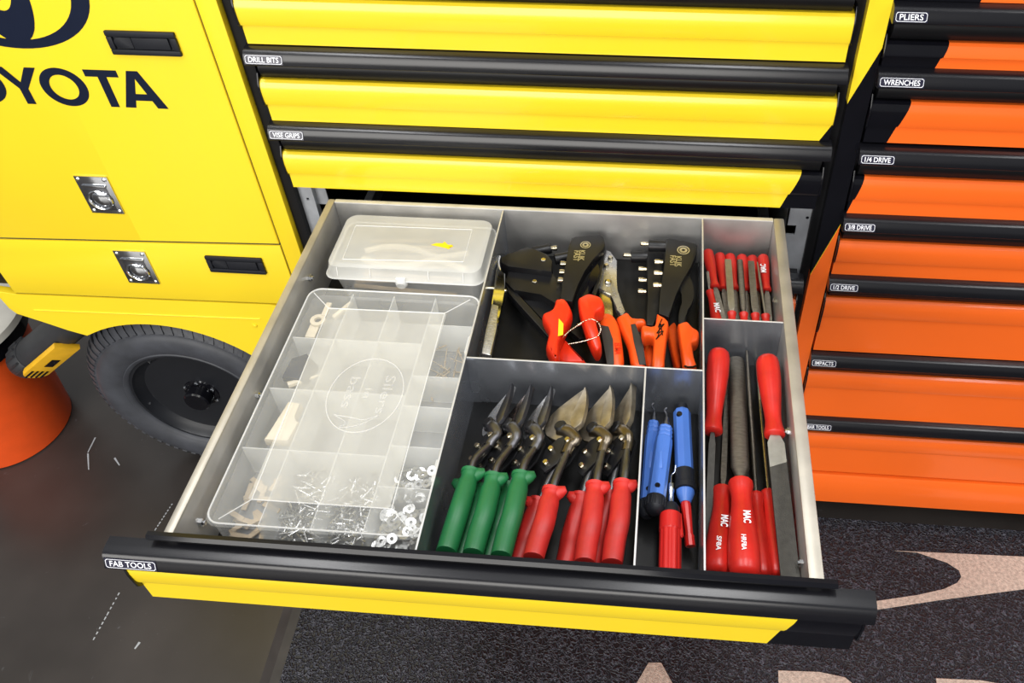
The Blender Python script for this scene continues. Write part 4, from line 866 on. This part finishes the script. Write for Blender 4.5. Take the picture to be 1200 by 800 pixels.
def badge(t, f, c, z, k_at, fa_at, h=.0085, wl=.0235, r=.0080):
    p = A(*f(*c), z) + Z * .0003
    bm = B(); ring(bm, p, X, Y, r * .82, r, Z * .0004, 28); ring(bm, p, X, Y, r * .28, r * .62, Z * .0004, 24); obj('round_badge', bm, ALU, t, smooth=0)
    bm = B()
    for s_, q in (('KLIK', k_at), ('FAST', fa_at)): text(bm, s_, h, A(*f(*q[0]), z) + Z * .0003, A(*f(*q[1]), z) - A(*f(*q[0]), z), (A(*f(*q[1]), z) - A(*f(*q[0]), z)).cross(Z) * -1, Z, 0, bold=.02, wfit=wl, depth=.0002)
    obj('lettering', bm, ALU, t, smooth=0)
# --- black notcher with stepped head plates
t = thing('sheet_notcher', 'black sheet metal notcher with stepped head plates and long lever', 'notcher', A(620, 340, FZ))
part('head_plate', t, c3, [(160, 232), (200, 210), (300, 174), (345, 188), (405, 212), (431, 245), (428, 302), (340, 292), (205, 275), (166, 256)], -.036, .030, GUNBL)
part('jaw_plate', t, c3, [(208, 282), (430, 306), (446, 330), (486, 378), (480, 430), (450, 470), (437, 455), (375, 418), (235, 402), (188, 355)], -.047, .022, GUNBL)
part('lever', t, c3, [(186, 362), (215, 395), (240, 404), (420, 600), (440, 660), (418, 650), (205, 415)], -.052, .016, GUNBL)
part('lever', t, c3, [(240, 405), (376, 420), (440, 470), (520, 540), (600, 650), (570, 655), (470, 560), (420, 590)], -.064, .012, GUNBL)
grip('handle', t, [(462, 660), (500, 648), (540, 690), (612, 768), (560, 775), (458, 764)], -.050, .026, REDG, c3)
for q in ((385, 243, -.0358), (340, 355, -.0468)):
    p = A(*c3(q[0], q[1]), q[2]); bm = B(); rod(bm, p, p + Z * .0022, [(0, .0042), (.7, .0042), (1, .003)], 6); obj('rivet', bm, BRASS, t, smooth=20)
bm = B(); a, b = A(*c3(330, 200), -.050), A(*c3(428, 182), -.046); rod(bm, a, b, [(0, .0080), (.9, .0085), (1, .007)], 18); obj('nose_barrel', bm, GUNBL, t)
nozzle(t, b + V((.003, .001, 0)), .010, .0042, V((1, .1, 0)))
# --- rivet gun with red grips joined by a bead chain
t = thing('rivet_gun', 'black rivet gun with red grips tied by a bead chain', 'rivet gun', A(680, 350, FZ))
part('arm', t, c4, [(40, 122), (60, 114), (182, 102), (200, 118), (207, 150), (198, 175), (150, 222), (105, 285), (70, 355), (45, 435), (-14, 424), (-2, 330), (14, 240), (28, 160)], -.030, .016, GUNBL)
part('lever', t, c4, smooth_px([(150, 215), (176, 262), (176, 310), (150, 352), (128, 392), (112, 440), (82, 440), (96, 372), (132, 312), (138, 262)], 3), -.040, .014, BLKG)
part('lever', t, c4, [(196, 160), (206, 158), (200, 240), (180, 330), (150, 400), (140, 390), (178, 300)], -.044, .012, GUNBL)
grip('grip', t, [(447, 440), (500, 438), (533, 492), (530, 528), (496, 600), (480, 640), (470, 660), (464, 742), (442, 756), (402, 698), (400, 664), (412, 610), (404, 578), (386, 548), (380, 516), (430, 490)], -.022, .026, REDG, c3)
grip('grip', t, [(72, 415), (118, 392), (160, 398), (190, 412), (204, 445), (194, 466), (166, 486), (162, 520), (174, 565), (190, 650), (160, 672), (128, 620), (100, 540), (80, 470)], -.020, .024, REDG, ins=.0032)
bm = B(); prism(bm, [A(*c3(x, y), -.0212) for x, y in ((466, 548), (490, 575), (488, 632), (462, 640))], (0, 0, .0006)); obj('warning_sticker', bm, STICK, t, smooth=0)
for q in ((495, 262), (490, 305), (483, 347)): nozzle(t, A(*c3(*q), -.038))
bm = B(); a, b = A(*c3(530, 222), -.046), A(*c3(446, 238), -.046); rod(bm, a, b, [(0, .0085), (1, .0085)], 18); obj('nose_barrel', bm, GUNBL, t)
badge(t, c4, (110, 156), -.030, ((82, 182), (74, 236)), ((55, 184), (48, 240)))
bm = B(); path = spline([A(*q, -.019) for q in ((660, 395), (667, 388), (676, 382), (685, 376), (694, 374), (701, 378), (704, 386), (700, 394), (690, 398), (678, 401), (666, 403))], 5)
ln = 0
for i in range(len(path) - 1):
    d = (path[i + 1] - path[i]).length; ln += d
    if ln > .0026: bmesh.ops.create_icosphere(bm, subdivisions=1, radius=.0013, matrix=Mx.Translation(path[i + 1])); ln = 0
tube(bm, path, .0004, 5); tube(bm, [A(677, 381, -.019), A(681, 379, -.019)], .0018, 8); obj('bead_chain', bm, BEAD, t, smooth=60)
# --- riveting pliers with two-tone handles
t = thing('riveting_pliers', 'steel-headed riveting pliers with orange and grey two-tone handles', 'pliers', A(720, 360, FZ))
part('head', t, c4, [(210, 180), (232, 186), (268, 236), (259, 330), (268, 380), (306, 484), (290, 505), (262, 470), (238, 395), (176, 372), (180, 300), (206, 222)], -.058, .010, BLADE)
part('jaw', t, c4, [(176, 372), (236, 394), (240, 440), (246, 505), (200, 520), (176, 450)], -.062, .008, BRASS)
for q in ((233, 225), (213, 262), (222, 342)):
    p = A(*c4(*q), -.058); bm = B(); rod(bm, p, p + Z * .005, [(0, .0055 if q[1] > 300 else .0042), (.7, .0052 if q[1] > 300 else .004), (1, .003)], 8); obj('bolt', bm, BRASS, t, smooth=25)
h1 = grip('handle', t, [(158, 500), (200, 485), (242, 492), (274, 540), (290, 620), (296, 745), (225, 745), (206, 640), (190, 566)], -.048, .020, ORG, label='orange and grey handle')
part('rubber_inlay', h1, c4, [(182, 550), (224, 556), (246, 620), (252, 742), (216, 742), (200, 650)], -.0472, .006, GREYR, .001)
bm = B(); text(bm, 'EDMA', .0095, A(*c4(252, 638), -.0475), A(*c4(256, 730), -.0475) - A(*c4(252, 638), -.0475), X, Z, 0, bold=.03, wfit=.021, depth=.0003); obj('lettering', bm, REDG, h1, smooth=0)
h2 = grip('handle', t, [(264, 505), (315, 480), (345, 508), (402, 512), (406, 540), (362, 552), (400, 650), (416, 748), (345, 748), (320, 640), (286, 565)], -.048, .020, ORG, label='orange and grey handle')
part('rubber_inlay', h2, c4, [(333, 546), (356, 542), (394, 640), (410, 745), (375, 745), (350, 640)], -.0472, .006, GREYR, .001)
# --- pair of rivet guns with orange grips
def orange_gun(label, arm, zt_a, lever, g1, g2, noz, barrel, zb, drop=0):
    t = thing('rivet_gun', label, 'rivet gun', A(*c4(*arm[0]), FZ))
    part('arm', t, c4, arm, zt_a, .015, GUNBL)
    if lever: part('lever', t, c4, smooth_px(lever, 3), zt_a - .008, .012, GUNBL)
    grip('grip', t, g1, zt_a + .004 - drop, .021, ORG, ins=.0028); grip('grip', t, g2, zt_a - .004 - drop, .020, ORG, ins=.0028)
    for q in noz: nozzle(t, A(*c4(*q), zt_a - .006), .013, .0045)
    a, b = A(*c4(*barrel[0]), zb), A(*c4(*barrel[1]), zb)
    bm = B(); rod(bm, a, b, [(0, .0092), (.92, .0095), (1, .0085)], 20); obj('nose_barrel', bm, GUNBL, t); nozzle(t, b + V((-.004, .001, .002)), .014, .0036)
    return t
tb = orange_gun('black rivet gun with orange grips lying partly under its twin', [(412, 195), (492, 202), (482, 350), (470, 492), (442, 552), (408, 548), (418, 400)], -.056, None,
                [(384, 628), (420, 606), (444, 650), (442, 752), (412, 752), (398, 690)], [(512, 560), (546, 532), (566, 570), (584, 752), (556, 752), (530, 660)], ((394, 275), (394, 330), (392, 386)), ((415, 212), (334, 214)), -.062, .010)
ta = orange_gun('black rivet gun with orange grips lying on top of its twin', [(510, 126), (525, 121), (654, 147), (663, 158), (660, 195), (630, 262), (586, 336), (555, 402), (522, 512), (470, 492), (480, 380), (500, 250)], -.030,
                [(608, 290), (632, 328), (646, 395), (632, 448), (606, 490), (602, 535), (570, 538), (574, 480), (590, 420), (574, 372), (582, 340)],
                [(462, 490), (520, 527), (513, 600), (502, 700), (496, 756), (440, 756), (445, 640), (438, 602), (396, 602), (385, 562), (398, 546), (448, 550)],
                [(564, 542), (610, 528), (640, 556), (672, 580), (668, 622), (642, 636), (640, 650), (648, 704), (658, 752), (600, 760), (584, 680)], ((474, 240), (471, 296), (468, 356)), ((505, 160), (420, 158)), -.040)
badge(ta, c4, (593, 182), -.030, ((556, 212), (556, 272)), ((528, 208), (526, 274)), r=.0096)
bm = B(); tube(bm, spline([A(*c4(*q), -.0252) for q in ((488, 520), (470, 560), (498, 545), (462, 590), (494, 580), (458, 620), (470, 600), (478, 540), (490, 600))], 4), .0008, 5); obj('marker_scrawl', bm, BLKG, ta)
bm = B(); tube(bm, [A(*c4(x, y), -.0335) for x, y in ((598, 752), (615, 758), (640, 757), (660, 750))], .0014, 6); obj('rubber_band', bm, BLKG, ta)
# --- slim chrome tool standing beside the divider
t = thing('scraper', 'slim chrome hand tool with knurled grip beside the divider', 'hand tool', A(572, 370, FZ))
part('shank', t, c3, [(150, 262), (158, 300), (186, 312), (184, 400), (176, 440), (150, 570), (118, 565), (116, 470), (128, 390), (138, 300)], -.030, .007, CHROME, .0012)
g_ = part('knurled_grip', t, c3, [(117, 470), (150, 480), (142, 590), (112, 738), (64, 728), (84, 620)], -.0285, .009, ALU, .0015)
bm = B()
for i in range(16):
    for j in range(4):
        s_ = i / 15; x = 122 - 44 * s_ + j * 8; y = 500 + 200 * s_ + j * 2; p = A(*c3(x, y), -.0284); bmesh.ops.create_icosphere(bm, subdivisions=1, radius=.0007, matrix=Mx.Translation(p))
obj('knurling', bm, CHROME, g_)
for q in ((120, 390), (180, 402)):
    p = A(*c3(*q), -.036); bm = B(); rod(bm, p - X * .004, p + X * .004, [(0, .0028), (1, .0028)], 10); obj('pin', bm, BRASS, t)
bm = B(); a = A(*c3(152, 235), -.040); tube(bm, spline([A(*c3(160, 300), -.034), A(*c3(152, 262), -.036), A(*c3(158, 225), -.04)]), .0022, 8); obj('hook', bm, CHROME, t)
